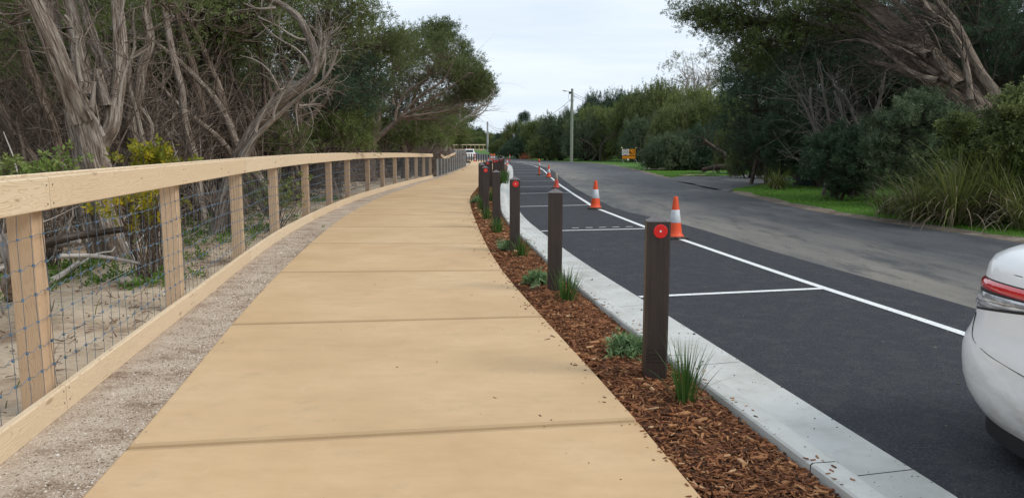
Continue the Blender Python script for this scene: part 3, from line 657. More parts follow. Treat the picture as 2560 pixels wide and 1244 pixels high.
for k in range(len(PY) - 1):          # woven wire, bay by bay
    q = Q(); a_, b_ = PY[k], PY[k + 1]; rr = .0021 if a_ < 14 else .003; nv = int((b_ - a_) / .15)
    far = a_ > 30
    hz = np.arange(.10, 1.16, .15)
    knots = {}
    yh = np.linspace(a_, b_, nv * 2 + 1)
    for hi, z_ in enumerate(hz):
        zz = z_ + .012 * np.sin(np.arange(len(yh)) * math.pi + hi) * (1 if not far else 0) + .012 * np.sin(yh * 1.9 + hi)
        q.tube([fpt(y, -.026 - .006 * math.sin(y * 3 + hi), z0_) for y, z0_ in zip(yh, zz)], rr, 3, smooth=False)
    for vi in range(0, nv + 1):
        y = a_ + (b_ - a_) * vi / nv
        q.tube([fpt(y + rnd.uniform(-.012, .012), -.026 + rnd.uniform(-.006, .006), z_) for z_ in np.r_[.02, hz[::2], 1.16]], rr, 3, smooth=False)
    if a_ < 26:
        for vi in range(nv + 1):
            y = a_ + (b_ - a_) * vi / nv
            for hi, z_ in enumerate(hz):
                c = fpt(y, -.026, z_ + .012 * math.sin(y * 1.9 + hi)); s_ = .0095
                q.box(c, (s_, s_ * 1.3, s_ * 1.2), rz=rnd.uniform(0, 3), mat=1)
    o = shift(q.build('wire_mesh', [M['wire'], M['wire_knot']], fence)); o['kind'] = 'stuff'
for y in PY[1:8]:                      # nail heads at each post
    q = Q()
    for dy in (-.035, .04):
        for z_ in (1.18, 1.285, .03, .10):
            off_ = .0235 if z_ > 1 else .0275
            c = fpt(y + dy, off_, z_); d = fpt(y + .2, off_, z_) - fpt(y - .2, off_, z_); d /= np.linalg.norm(d); n_ = np.array([d[1], -d[0], 0])
            q.tube([c, c + n_ * .002], [.006, .005], 6, cap=True)
    o = shift(q.build('nail_heads', M['screw'], fence)); o['kind'] = 'stuff'
# galvanised mesh fence that takes over further on
y_end = 77.0
mf = empty('mesh_fence', fpt(47), label='grey galvanised mesh fence past the end of the timber rail', cat='fence')
py2 = list(np.arange(46.3, y_end + 1, 2.4))
for y in py2:
    h = 1.02 if y < 62.6 else 1.62
    q = Q(); c = fpt(y, .05, h / 2 - .05); q.box(c, (.10, .09, h + .1)); shift(q.build('post', M['galv_light'], mf))
for a_, b_ in zip(py2[:-1], py2[1:]):
    h = 1.0 if a_ < 62 else 1.6
    q = Q()
    for z_ in np.arange(.04, h + .01, .15): q.tube([fpt(a_, .05, z_), fpt(b_, .05, z_)], .006, 4, smooth=False)
    for y in np.arange(a_, b_, .2): q.tube([fpt(y, .05, .02), fpt(y, .05, h)], .007, 4, smooth=False)
    q.box((fpt(a_, .03, .16) + fpt(b_, .03, .16)) / 2, (.02, b_ - a_ - .08, .28), rz=-math.atan2((fpt(b_) - fpt(a_))[0], b_ - a_))
    shift(q.build('mesh_panel', M['galv_dark'], mf))
f2 = empty('timber_rail', fpt(52, -.3), label='single pale timber rail dipping behind the mesh fence', cat='rail')
def board2(p_, z0, z1, off):
    q = Q()
    for (a_, za), (b_, zb) in zip(p_[:-1], p_[1:]):
        v = [fpt(a_, off, za + z0), fpt(b_, off, zb + z0), fpt(b_, off, zb + z1), fpt(a_, off, za + z1), fpt(a_, off - .045, za + z0), fpt(b_, off - .045, zb + z0), fpt(b_, off - .045, zb + z1), fpt(a_, off - .045, za + z1)]
        q.add(v, [[0, 1, 2, 3], [5, 4, 7, 6], [3, 2, 6, 7], [1, 0, 4, 5]], [[[a_, 0], [b_, 0], [b_, .2], [a_, .2]]] * 4)
    return shift(q.build('board', M['pine_rail'], f2))
board2([(49.5, 1.15), (53.0, .93)], 0, .19, -.02); board2([(53.0, .93), (64, 1.24)], 0, .19, -.03)
for y in (53, 58, 63.5):
    q = Q(); q.box(fpt(y, -.16, .55), (.13, .13, 1.2)); shift(q.build('post', M['pine_post'], f2))

# distant timber fence across the bend
zf = 1.32; df = empty('far_timber_fence', W(1180, 372, 250), label='small distant timber post and rail fence across the road bend', cat='fence')
xa_, xb_ = W(1132, 370, 250)[0], W(1226, 370, 250)[0]; base_z = W(1180, 373.5, 250)[2]
gz250 = float(g(250)); top250 = W(1180, 362, 250)[2]
q = Q(); q.box(((xa_ + xb_) / 2, 250, top250), (xb_ - xa_, .1, .32)); shift(q.build('top_rail', M['pine_rail'], df))
q = Q(); q.box(((xa_ + xb_) / 2, 250, gz250 + .2), (xb_ - xa_, .1, .25)); shift(q.build('kick_board', M['pine_rail'], df))
for k in range(9):
    q = Q(); q.box((xa_ + (xb_ - xa_) * (k + .3) / 9, 250.2, (gz250 + top250) / 2), (.18, .15, top250 - gz250)); shift(q.build('post', M['pine_post'], df))

# ------------------------------------------------------------ recycled plastic bollards
def text_mesh(txt, size, m, name, parent, loc, rot, ext=.0015, xs_=1.0):
    cu = bpy.data.curves.new(name, 'FONT'); cu.body = txt; cu.size = size; cu.extrude = ext; cu.align_x = 'CENTER'; cu.align_y = 'CENTER'
    to = bpy.data.objects.new(name + '_src', cu); COL.objects.link(to); bpy.context.view_layer.update()
    me = bpy.data.meshes.new_from_object(to.evaluated_get(bpy.context.evaluated_depsgraph_get())); bpy.data.objects.remove(to)
    me.materials.clear(); me.materials.append(m); me.name = name
    o = bpy.data.objects.new(name, me); COL.objects.link(o); o.parent = parent; o.location = loc; o.rotation_euler = rot; o.scale = (xs_, 1, 1); return o
BW, BH = .150, 1.045
def make_bollard(refl):
    r_ = empty('bollard', (0, 0, 0)); q = Q(); s_ = BW / 2; c_ = .012
    oct_ = [(-s_ + c_, -s_), (s_ - c_, -s_), (s_, -s_ + c_), (s_, s_ - c_), (s_ - c_, s_), (-s_ + c_, s_), (-s_, s_ - c_), (-s_, -s_ + c_)]
    rows = [[(x, y, z_) for x, y in oct_] for z_ in (-.15, BH)]
    v = np.array(rows); f = [[j, (j + 1) % 8, 8 + (j + 1) % 8, 8 + j] for j in range(8)]; q.add(v, f)
    q.build('post', M['plastic_brown'], r_)
    q = Q(); v = [(x * 1.0, y * 1.0, BH) for x, y in oct_] + [(0, 0, BH + .042)]; q.add(v, [[j, (j + 1) % 8, 8, 8] for j in range(8)]); q.build('pyramid_cap', M['bollard_cap'], r_)
    q = Q()                                    # moulded maker's plate: sunken field inside a raised lip
    z0, z1, x0, x1, y_ = .14, .215, -.052, .052, -s_ - .0005
    for a_, b_, c2, d2 in ((x0, x1, z0 - .003, z0), (x0, x1, z1, z1 + .003), (x0 - .003, x0, z0 - .003, z1 + .003), (x1, x1 + .003, z0 - .003, z1 + .003)):
        q.box(((a_ + b_) / 2, y_ - .001, (c2 + d2) / 2), (b_ - a_, .004, d2 - c2))
    pl = q.build('maker_plate', M['plastic_brown'], r_)
    text_mesh('REPLAS', .024, M['plastic_brown'], 'lettering', pl, (0, y_ - .0006, .184), (math.pi / 2, 0, 0), .0014, 1.05)
    text_mesh('.COM.AU', .019, M['plastic_brown'], 'lettering', pl, (0, y_ - .0006, .159), (math.pi / 2, 0, 0), .0014, 1.1)
    if refl:
        q = Q(); n_ = 32; q.tube([(0, -s_, 0), (0, -s_ - .006, 0), (0, -s_ - .0075, 0)], [.044, .044, .040], n_, cap=True, smooth=False); d = q.build('reflector', M['reflector_red'], r_)
        d.location = (.010, 0, BH - .060)
        q = Q(); q.tube([(0, -s_ - .0076, 0), (0, -s_ - .010, 0)], [.0068, .006], 12, cap=True); q.build('screw', M['white_plastic'], d)
    return r_
boll = {True: make_bollard(True), False: make_bollard(False)}
bollY = [(1641, 4.92), (1387, 7.97), (1287, 11.03), (1241, 14.2), (1214, 17.2), (1204.5, 20.0), (1202.5, 22.3), (1211, 24.6), (1218.5, 27.3), (1226, 30.2), (1236, 33), (1243, 36.3), (1248, 39.5), (1251.5, 42.6), (1254, 45.7), (1256, 48.8), (1257.5, 52), (1258.5, 55.2), (1259, 58.6), (1259, 62.2), (1258.5, 66), (1257, 70.5), (1254.5, 76), (1251, 82), (1246, 88)]
blab = {0: 'nearest brown plastic bollard with a red reflector and green tussock at its foot', 1: 'second nearest brown bollard, plain without reflector, grass tuft in front',
        2: 'third brown bollard from the front with red reflector against the white kerb', 3: 'fourth brown bollard from the front, plain front, right of a reflector bollard',
        4: 'fifth brown bollard from the front with red reflector near the path edge', 5: 'sixth brown bollard, plain, half hidden behind the fifth reflector bollard', 6: 'seventh brown bollard, leftmost in the near row beside the path bend'}
ref_on = {0, 2, 4, 8, 10, 11, 13, 15, 17, 19, 21}
index_kids()
used = {True: False, False: False}
def put_bollard(x, y, rz, refl, label, sc=1):
    if not used[refl]: o = boll[refl]; used[refl] = True
    else: o = copy_tree(boll[refl])
    o.location = (x, y, float(g(y)) - .02); o.rotation_euler = (rnd.uniform(-.008, .008), rnd.uniform(-.008, .008), rz); o.scale = (sc,) * 3
    return tag(o, label, 'bollard', 'bollards in the mulch strip along the path')
for k, (px, y) in enumerate(bollY):
    zc_ = y * math.cos(PITCH) + .9 * math.sin(PITCH); x = (px - 1280) / FPX * zc_
    lb = blab.get(k) or ('brown bollard with red reflector in the crowded far row along the mulch' if k in ref_on else 'plain brown bollard in the crowded far row along the mulch')
    put_bollard(x, y, R((-4, -2, 0, 2, 2, 0)[k] if k < 6 else 0), k in ref_on, lb)
for k in range(10):
    t_ = k / 9; px = 1166.5 + (1221 - 1166.5) * t_; y = 117 - 16 * t_; zc_ = y * math.cos(PITCH)
    put_bollard((px - 1280) / FPX * zc_, y, 0, False, 'small distant brown bollard in the row crossing in front of the white ute')

# ------------------------------------------------------------ traffic cones, delineator posts
def make_cone(dirty=False, big=1.0):
    r_ = empty('traffic_cone', (0, 0, 0)); ORG = M['cone_faded'] if dirty else M['cone_orange']
    q = Q(); s_ = .19; c_ = .03; oc = [(-s_ + c_, -s_), (s_ - c_, -s_), (s_, -s_ + c_), (s_, s_ - c_), (s_ - c_, s_), (-s_ + c_, s_), (-s_, s_ - c_), (-s_, -s_ + c_)]
    v = np.array([[(x, y, 0) for x, y in oc], [(x, y, .028) for x, y in oc], [(x * .95, y * .95, .036) for x, y in oc], [(x * .62, y * .62, .040) for x, y in oc]])
    f = [[i_ * 8 + j, i_ * 8 + (j + 1) % 8, (i_ + 1) * 8 + (j + 1) % 8, (i_ + 1) * 8 + j] for i_ in range(3) for j in range(8)] + [[24, 25, 26, 27], [24, 27, 28, 31], [31, 28, 29, 30]]
    q.add(v, f); q.build('base', M['rubber'], r_)
    rad = lambda z_: .128 - (z_ - .04) * (.128 - .033) / .67
    q = Q(); q.lathe([(.150, .038), (.150, .052), (rad(.055) + .012, .062), (rad(.085), .085)] + [(rad(z_), z_) for z_ in (.15, .25, .40, .55, .66, .70)] + [(.030, .708), (.022, .706), (.020, .66)], 28); q.build('cone_body', ORG, r_)
    lo, hi = (.40, .70) if dirty else (.27, .485)
    q = Q(); q.lathe([(rad(lo) + .0005, lo), (rad(lo) + .003, lo + .004), (rad(hi) + .003, hi - .004), (rad(hi) + .0005, hi)], 28); q.build('reflective_band', M['cone_dirty'] if dirty else M['cone_white'], r_)
    return r_
cone = make_cone(); dcone = make_cone(True)
def make_delin():
    r_ = empty('delineator_post', (0, 0, 0))
    q = Q(); q.lathe([(.0, .0), (.20, 0), (.20, .03), (.10, .055), (.05, .06), (0, .06)], 20); q.build('base', M['rubber'], r_)
    q = Q(); q.lathe([(.05, .05), (.05, .90), (.058, .905), (.058, .95), (.045, .96), (.045, 1.02), (.035, 1.05), (0, 1.055)], 20); q.build('tube', M['cone_orange'], r_)
    q = Q(); q.lathe([(.0502, .60), (.053, .604), (.053, .80), (.0502, .804)], 20); q.build('reflective_band', M['cone_white'], r_)
    return r_
delin = make_delin()
index_kids()
def put(proto, x, y, label, cat, grp, rz=0, sc=1, first=[]):
    o = proto if proto.name not in first else copy_tree(proto)
    if o is proto: first.append(proto.name)
    o.location = (x, y, float(g(y)) - .054); o.rotation_euler = (0, 0, rz); o.scale = (sc,) * 3
    return tag(o, label, cat, grp)
GC = 'orange traffic cones standing along the parking lane'
for px, py, pr, rz, lb in [(1687, 598, cone, .15, 'orange and white cone partly behind the nearest bollard'), (1488.5, 523, cone, .0, 'fully visible orange and white cone on the edge line, second nearest'),
                           (1391, 468, dcone, .1, 'faded cone with a dirty worn top, third along the edge line'), (1372, 443.5, cone, .4, 'orange and white cone right of the slim orange post'),
                           (1268, 413, cone, .2, 'small orange and white cone at the far tip of the kerb')]:
    p_ = P(px, py, -.054)
    y = p_[1] + .17; zc_ = y * math.cos(PITCH) + 1.5 * math.sin(PITCH); x = (px - 1280) / FPX * zc_
    if pr is dcone: y = 30.4; x = (px - 1280) / FPX * (y * math.cos(PITCH) + .2); 
    put(pr, x, y, lb, 'traffic cone', GC, rz, .86 if pr is dcone else 1)
def putpx(proto, px, y, label, cat, grp, rz=0, sc=1): return put(proto, (px - 1280) / FPX * (y * math.cos(PITCH) + .25), y, label, cat, grp, rz, sc)
GD = 'slim orange delineator posts by the road'
putpx(delin, 1348, 50, 'slim orange delineator post with silver band, nearest of its kind', 'delineator post', GD)
putpx(delin, 1274.5, 112, 'lone slim orange post on the far grass edge of the road', 'delineator post', GD, sc=.95)
for px, y, s_, n9 in ((1228, 92, 1.15, 'left'), (1232, 96, 1.1, 'middle'), (1236, 90, 1.2, 'right and tallest')):
    putpx(delin, px, y, n9 + ' orange post of the cluster of three behind the far bollards', 'delineator post', GD, sc=s_)
putpx(cone, 1187.5, 108, 'small far cone left of the post cluster, before the road bend', 'traffic cone', GC)
putpx(cone, 1221.5, 92, 'small far cone at the left of the orange post cluster', 'traffic cone', GC)
putpx(cone, 1252, 98, 'small far cone showing over the tops of the bollard row', 'traffic cone', GC, sc=1.1)
putpx(cone, 1150.5, 236, 'tiny cone in front of the distant fence, left one', 'traffic cone', GC, sc=1.1)
putpx(cone, 1203.5, 232, 'tiny cone in front of the distant fence, right one', 'traffic cone', GC, sc=1.1)

# ------------------------------------------------------------ road works sign, marker, poles, bin
YS = 93.0; sx0, sx1 = W(1554.5, 380, YS)[0], W(1590, 380, YS)[0]; zt, zb_ = W(1572, 372.2, YS)[2], W(1572, 397.5, YS)[2]; zm = W(1572, 388.8, YS)[2]
cx = (sx0 + sx1) / 2; ws = sx1 - sx0; zg = float(g(YS)) - .02
sg = empty('roadworks_sign', (cx, YS, zg), R(-4), 'orange roadworks sign with 40 speed circle standing on the far verge', 'road sign')
def L3(x, y, z_): return (x, y, z_)
h_t, h_b, h_m = zt - zg, zb_ - zg, zm - zg
q = Q(); q.box((0, 0, (h_t + h_b) / 2), (ws, .03, h_t - h_b)); q.build('back_panel', M['sign_black'], sg)
q = Q(); q.box((-ws * .245, -.022, (h_t + h_m) / 2), (ws * .47, .01, (h_t - h_m) * .92)); wp = q.build('speed_panel', M['sign_white'], sg)
q = Q(); q.box((ws * .235, -.022, (h_t + h_m) / 2), (ws * .46, .01, (h_t - h_m) * .92)); op = q.build('symbol_panel', M['sign_orange'], sg)
q = Q(); q.box((0, -.022, (h_m + h_b) / 2 - .01), (ws * .93, .01, (h_m - h_b) * .80)); q.build('blank_panel', M['sign_orange'], sg)
rr_ = (h_t - h_m) * .43; q = Q(); th = np.linspace(0, 2 * math.pi, 41)
rg = []
for t_ in th: rg += [(math.cos(t_) * rr_ - ws * .245, -.030, math.sin(t_) * rr_ + (h_t + h_m) / 2), (math.cos(t_) * rr_ * .80 - ws * .245, -.030, math.sin(t_) * rr_ * .80 + (h_t + h_m) / 2)]
q.add(rg, [[2 * k, 2 * k + 2, 2 * k + 3, 2 * k + 1] for k in range(40)]); q.build('red_ring', M['sign_red'], wp)
text_mesh('40', rr_ * 1.12, M['sign_black'], 'numeral', wp, (-ws * .245, -.032, (h_t + h_m) / 2), (math.pi / 2, 0, 0), .003, 1.0)
q = Q(); bx_ = ws * .235; zc0 = (h_t + h_m) / 2; u_ = (h_t - h_m)            # vehicle symbol of broken black shapes
for x, z_, w2, h2 in ((-.15, -.02, .13, .22), (-.16, .28, .10, .05), (.0, .20, .04, .12), (.07, .27, .035, .04), (.15, .22, .05, .16), (-.02, -.22, .12, .08), (.12, -.10, .13, .06), (.15, .03, .11, .05), (.10, -.24, .06, .05), (-.08, -.14, .06, .14)):
    q.box((bx_ + x * ws, -.030, zc0 + z_ * u_), (w2 * ws, .006, h2 * u_))
q.build('truck_symbol', M['sign_black'], op)
for s_ in (-1, 1):
    q = Q(); q.tube([(s_ * ws * .5, 0, h_t), (s_ * ws * .5, 0, h_t + .06)], .03, 8); q.lathe([(0, h_t + .04), (.07, h_t + .06), (.085, h_t + .12), (.06, h_t + .18), (0, h_t + .2)], 12, (s_ * ws * .5, 0, 0)); q.build('warning_lamp', M['lamp_yellow'], sg)
    q = Q(); q.box((s_ * ws * .5, 0, (h_t + h_b) / 2), (.05, .06, h_t - h_b + .12)); q.build('side_frame', M['sign_black'], sg)
    q = Q(); q.tube([(s_ * ws * .47, 0, h_b), (s_ * ws * .47 + .24, -.5, 0)], .022, 6); q.tube([(s_ * ws * .47, 0, h_b), (s_ * ws * .47 - .24, .4, 0)], .022, 6); q.build('leg', M['galv'], sg)
q = Q(); q.lathe([(0, -.12), (.09, -.08), (.12, 0), (.09, .1), (0, .13)], 12, (-.1, -.05, h_b - .1)); q.build('hanging_weight', M['white_plastic'], sg)

gp = W(1609, 400, 90); zg = float(g(90)) - .03
o = empty('guide_post', (gp[0], 90, zg), 0, 'white roadside guide post with a dark red top right of the orange sign', 'guide post')
q = Q(); q.box((0, 0, .36), (.17, .05, .78)); q.build('shaft', M['marker_white'], o)
q = Q(); q.box((0, 0, .95), (.19, .055, .4)); q.build('red_top', M['sign_red'], o)
o = empty('short_post', (W(1488, 400, 112)[0], 112, float(g(112))), 0, 'short dark timber post on the verge left of the orange sign', 'post')
q = Q(); q.box((0, 0, .4), (.3, .3, .85)); q.build('shaft', M['sign_black'], o); q = Q(); q.lathe([(.24, .8), (.24, .9), (0, .98)], 12); q.build('cap', M['sign_black'], o)
o = empty('small_marker', (W(1513, 396, 118)[0], 118, float(g(118))), 0, 'tiny pale marker stub at the foot of the hedge left of the sign', 'marker')
q = Q(); q.box((0, 0, .2), (.3, .2, .42), rz=.3); q.build('stub', M['rock'], o)

def pole(px, Y, ytop, r_, m, label):
    x = (px - 1280) / FPX * Y * math.cos(PITCH); z0 = float(g(Y)) - .2; zt_ = W(px, ytop, Y)[2]
    o = empty('power_pole', (x, Y, z0), 0, label, 'power pole'); h = zt_ - z0
    q = Q(); q.tube([(0, 0, 0), (0, 0, h * .5), (0, 0, h)], [r_ * 1.12, r_, r_ * .85], 12, cap=True); q.build('shaft', m, o); return o, h
po, ph = pole(1429, 105, 222, .19, M['pole_wood'], 'tall greenish timber power pole with a street light arm above the hedge')
q = Q(); q.tube([(0, 0, ph - .45), (-.5, 0, ph - .35), (-.72, -.1, ph - .30)], .03, 6); arm = q.build('light_arm', M['grey_metal'], po)
q = Q(); q.lathe([(0, 0), (.09, .02), (.12, .12), (.12, .42), (.05, .6), (0, .62)], 10); lh = q.build('lamp_head', M['white_plastic'], arm); lh.location = (-.70, -.1, ph - .30); lh.rotation_euler = (0, R(-83), 0)
q = Q(); q.box((-.28, 0, ph - .55), (.34, .22, .24)); q.build('junction_box', M['cable'], po)
q = Q(); q.tube([(.1, -.15, ph - .6), (.28, -.2, ph - .8), (.25, -.2, ph - 1.4), (.12, -.18, ph - 1.8)], .018, 4); q.tube([(-.35, -.1, ph - .6), (-.5, -.1, ph - 1.0), (-.42, -.1, ph - 1.4), (-.1, -.1, ph - 1.8)], .018, 4); q.build('loose_cable', M['cable'], po)
top = np.array([po.location.x, 105, float(po.location.z) + ph])
def wire(a_, b_, sag, label, r_=.02):
    a_ = np.array(a_, float); b_ = np.array(b_, float); t_ = np.linspace(0, 1, 16)[:, None]; p_ = a_ + (b_ - a_) * t_; p_[:, 2] -= (4 * sag * t_ * (1 - t_))[:, 0]
    q = Q(); q.tube(p_, r_, 4, smooth=False); o = q.build('overhead_wire', M['cable']); tag(o, label, 'wire', 'overhead wires slung between the poles')
p2, ph2 = pole(1219, 200, 304, .24, M['pole_grey'], 'distant pale grey power pole at the road bend')
top2 = np.array([p2.location.x, 200, float(p2.location.z) + ph2])
p3, ph3 = pole(1285, 150, 335, .28, M['pole_grey'], 'stout pale pole rising into the hedge left of the tall pole')
wire(top + [0, 0, -1.25], W(1372, 290, 128), .15, 'overhead wire running down left from the tall pole into the hedge', .03)
for dz_, n9 in ((-.45, 'upper'), (-.85, 'lower')): wire(top + [0, 0, dz_], W(1520, 226 if dz_ > -.6 else 238, 125), 1.0, n9 + ' of two wires leaving the tall pole to the right over the hedge', .022)
wire(top + [0, 0, -.85], W(1625, 240, 84), .8, 'long overhead wire from the tall pole passing in front of the bushes', .018)
for dz_, n9 in ((-.3, 'upper'), (-.6, 'lower')): wire(top2 + [0, 0, dz_], W(1262, 322 if dz_ > -.4 else 330, 178), .6, n9 + ' of two wires from the distant pole into the hedge', .03)
o = empty('street_light', W(1840, 171, 60), 0, 'grey street light head reaching out of the dark trees', 'street light')
q = Q(); q.tube([(.9, 0, .1), (.3, 0, .05), (-.1, 0, .0), (-1.2, 0, -.35)], .028, 6); q.build('arm', M['cable'], o)
q = Q(); q.lathe([(0, 0), (.12, .03), (.15, .2), (.1, .5), (0, .55)], 10, sy=.8); lh = q.build('lamp_head', M['grey_metal'], o); lh.rotation_euler = (0, R(95), 0); lh.location = (-.1, 0, .02)
o = empty('wheelie_bin', (W(2012, 440, 30.5)[0], 30.5, float(g(30.5)) - .02), R(10), 'dark green wheelie bin standing half hidden between the roadside shrubs', 'bin')
q = Q(); v = [(-.22, -.25, .08), (.22, -.25, .08), (.22, .25, .08), (-.22, .25, .08), (-.28, -.33, .92), (.28, -.33, .92), (.28, .33, .92), (-.28, .33, .92)]
q.add(v, [[0, 3, 2, 1], [0, 1, 5, 4], [1, 2, 6, 5], [2, 3, 7, 6], [3, 0, 4, 7], [4, 5, 6, 7]]); bevel(q.build('body', M['bin_green'], o), .03, 2)
q = Q(); q.box((0, .0, .965), (.62, .74, .07)); bevel(q.build('lid', M['bin_green'], o), .03, 3)
q = Q(); q.tube([(-.25, .38, .93), (.25, .38, .93)], .02, 8); q.build('handle', M['bin_green'], o)
for s_ in (-1, 1):
    q = Q(); q.tube([(s_ * .26, .26, .1), (s_ * .31, .26, .1)], .1, 14, cap=True); q.build('wheel', M['rubber'], o)

# ------------------------------------------------------------ plants: helpers
def unit(a): return a / (np.linalg.norm(a, axis=-1, keepdims=True) + 1e-9)
def bulk_tubes(q, paths, r0, r1, mat=0, tint=0., sides=3):
    """many thin curved twigs at once: paths (N,k,3)"""
    p = np.asarray(paths, float); n_, k = p.shape[:2]; d = unit(np.gradient(p, axis=1))
    a = np.where(np.abs(d[:, :1, 2:3]) < .8, np.array([0, 0, 1.]), np.array([1., .2, 0])); a = np.broadcast_to(a, d.shape)
    U = unit(np.cross(d, a)); V = np.cross(d, U); t = np.linspace(0, 1, k)[None]
    r = (np.asarray(r0).reshape(-1, 1) * (1 - t) + np.asarray(r1).reshape(-1, 1) * t)
    th = np.arange(sides) * 2 * math.pi / sides
    v = p[:, :, None] + r[..., None, None] * (np.cos(th)[None, None, :, None] * U[:, :, None] + np.sin(th)[None, None, :, None] * V[:, :, None])
    b_ = (np.arange(n_) * k * sides)[:, None, None]; i = np.arange(k - 1)[None, :, None]; j = np.arange(sides)[None, None]; j2 = (j + 1) % sides
    f = np.stack([b_ + i * sides + j, b_ + i * sides + j2, b_ + (i + 1) * sides + j2, b_ + (i + 1) * sides + j], -1).reshape(-1, 4)
    z_ = np.zeros((n_, k - 1, sides)); L_ = np.broadcast_to(np.linspace(0, 1, k)[None, :-1, None], z_.shape) * 1.5 + rng.random((n_, 1, 1)) * 5; J = z_ + j * .03
    uv = np.stack([np.stack([J, L_], -1), np.stack([J + .03, L_], -1), np.stack([J + .03, L_ + .4], -1), np.stack([J, L_ + .4], -1)], 3)
    tt = np.repeat(np.broadcast_to(np.asarray(tint, float), (n_,)), (k - 1) * sides)
    q.add(v.reshape(-1, 3), f, uv, mat, tt, True)
def wander(p0, dirs, length, k=6, wig=.25, grav=0., toward=None):
    """N wandering polylines (N,k,3)"""
    n_ = len(p0); d = unit(np.asarray(dirs, float)); st = (np.asarray(length, float) / (k - 1)).reshape(-1, 1); out_ = [np.asarray(p0, float)]
    for i in range(k - 1):
        d = unit(d + rng.normal(0, wig, (n_, 3)) + np.array([0, 0, grav]) + (0 if toward is None else toward)); out_.append(out_[-1] + d * st)
    return np.stack(out_, 1)
def make_bank(nl, ll, lw, spread=1.0, nv=6, seed=1):
    """leafy sprigs of unit length along +Z"""
    r_ = np.random.default_rng(seed); bank = []
    for _ in range(nv):
        t = np.sort(r_.uniform(.05, 1, nl)); az = np.arange(nl) * 2.4 + r_.uniform(0, 6)
        ax = np.stack([np.cos(az), np.sin(az), np.zeros(nl)], -1)
        lean = r_.uniform(.5, 1.2, nl) * spread; d = unit(ax * np.sin(lean)[:, None] + np.array([0, 0, 1.]) * np.cos(lean)[:, None])
        bend = np.stack([.12 * np.sin(t * 3), .1 * t * t, t * .9], -1); base = bend + ax * .02
        sd_ = unit(np.cross(d, unit(r_.normal(0, 1, (nl, 3))))); l_ = ll * r_.uniform(.7, 1.25, nl)[:, None]; w_ = lw * r_.uniform(.7, 1.2, nl)[:, None]
        m_ = base + d * l_ * .5
        bank.append(np.stack([base, m_ + sd_ * w_ / 2, base + d * l_, m_ - sd_ * w_ / 2], 1))
    return bank
BANK = {'fine': make_bank(15, .30, .085), 'mid': make_bank(13, .34, .14, seed=2), 'broad': make_bank(10, .42, .20, 1.1, seed=3), 'needle': make_bank(16, .5, .045, .7, seed=4), 'rosette': make_bank(16, .8, .2, 1.2, seed=5)}
def sprigs(q, pos, dr, size, tint, bank='fine', mat=0, flat=1.0):
    pos = np.asarray(pos, float); n_ = len(pos)
    if n_ == 0: return
    dr = unit(np.asarray(dr, float)); a = unit(rng.normal(0, 1, (n_, 3))); U = unit(np.cross(dr, a)); V = np.cross(dr, U)
    size = np.broadcast_to(np.asarray(size, float), (n_,)); tint = np.broadcast_to(np.asarray(tint, float), (n_,))
    bk = BANK[bank]; ch = rng.integers(0, len(bk), n_)
    for c in range(len(bk)):
        m_ = np.where(ch == c)[0]
        if len(m_) == 0: continue
        b_ = bk[c].reshape(-1, 3); Rm = np.stack([U[m_], V[m_], dr[m_]], -1) * size[m_][:, None, None]
        v = np.einsum('nij,kj->nki', Rm, b_) + pos[m_][:, None]
        nlf = len(bk[c]); tt = np.clip(np.repeat(tint[m_], nlf) + rng.normal(0, .10, len(m_) * nlf), 0, 1)
        q.add(v.reshape(-1, 3), np.arange(len(m_) * nlf * 4).reshape(-1, 4), None, mat, tt)
def refine(pts, step=.3, wig=.0, seed=None):
    p = np.asarray(pts, float); s_ = np.r_[0, np.cumsum(np.linalg.norm(np.diff(p, axis=0), axis=1))]; n_ = max(4, int(s_[-1] / step) + 1); qv = np.linspace(0, s_[-1], n_)
    r = np.stack([np.interp(qv, s_, p[:, i]) for i in range(3)], -1)
    for _ in range(3): r[1:-1] = .25 * r[:-2] + .5 * r[1:-1] + .25 * r[2:]
    if wig:
        ph = rng.uniform(0, 6.28, (3, 3)); fr = rng.uniform(.8, 3.2, (3, 3))
        w_ = np.stack([sum(np.sin(qv * fr[i, j] + ph[i, j]) / fr[i, j] for j in range(3)) for i in range(3)], -1); e = np.minimum(qv / (s_[-1] * .15), 1)[:, None]
        r = r + w_ * wig * e * np.array([1, 1, .4])
    return r
def on_path(p, t): i = t * (len(p) - 1); a = int(min(i, len(p) - 2)); return p[a] + (p[a + 1] - p[a]) * (i - a)
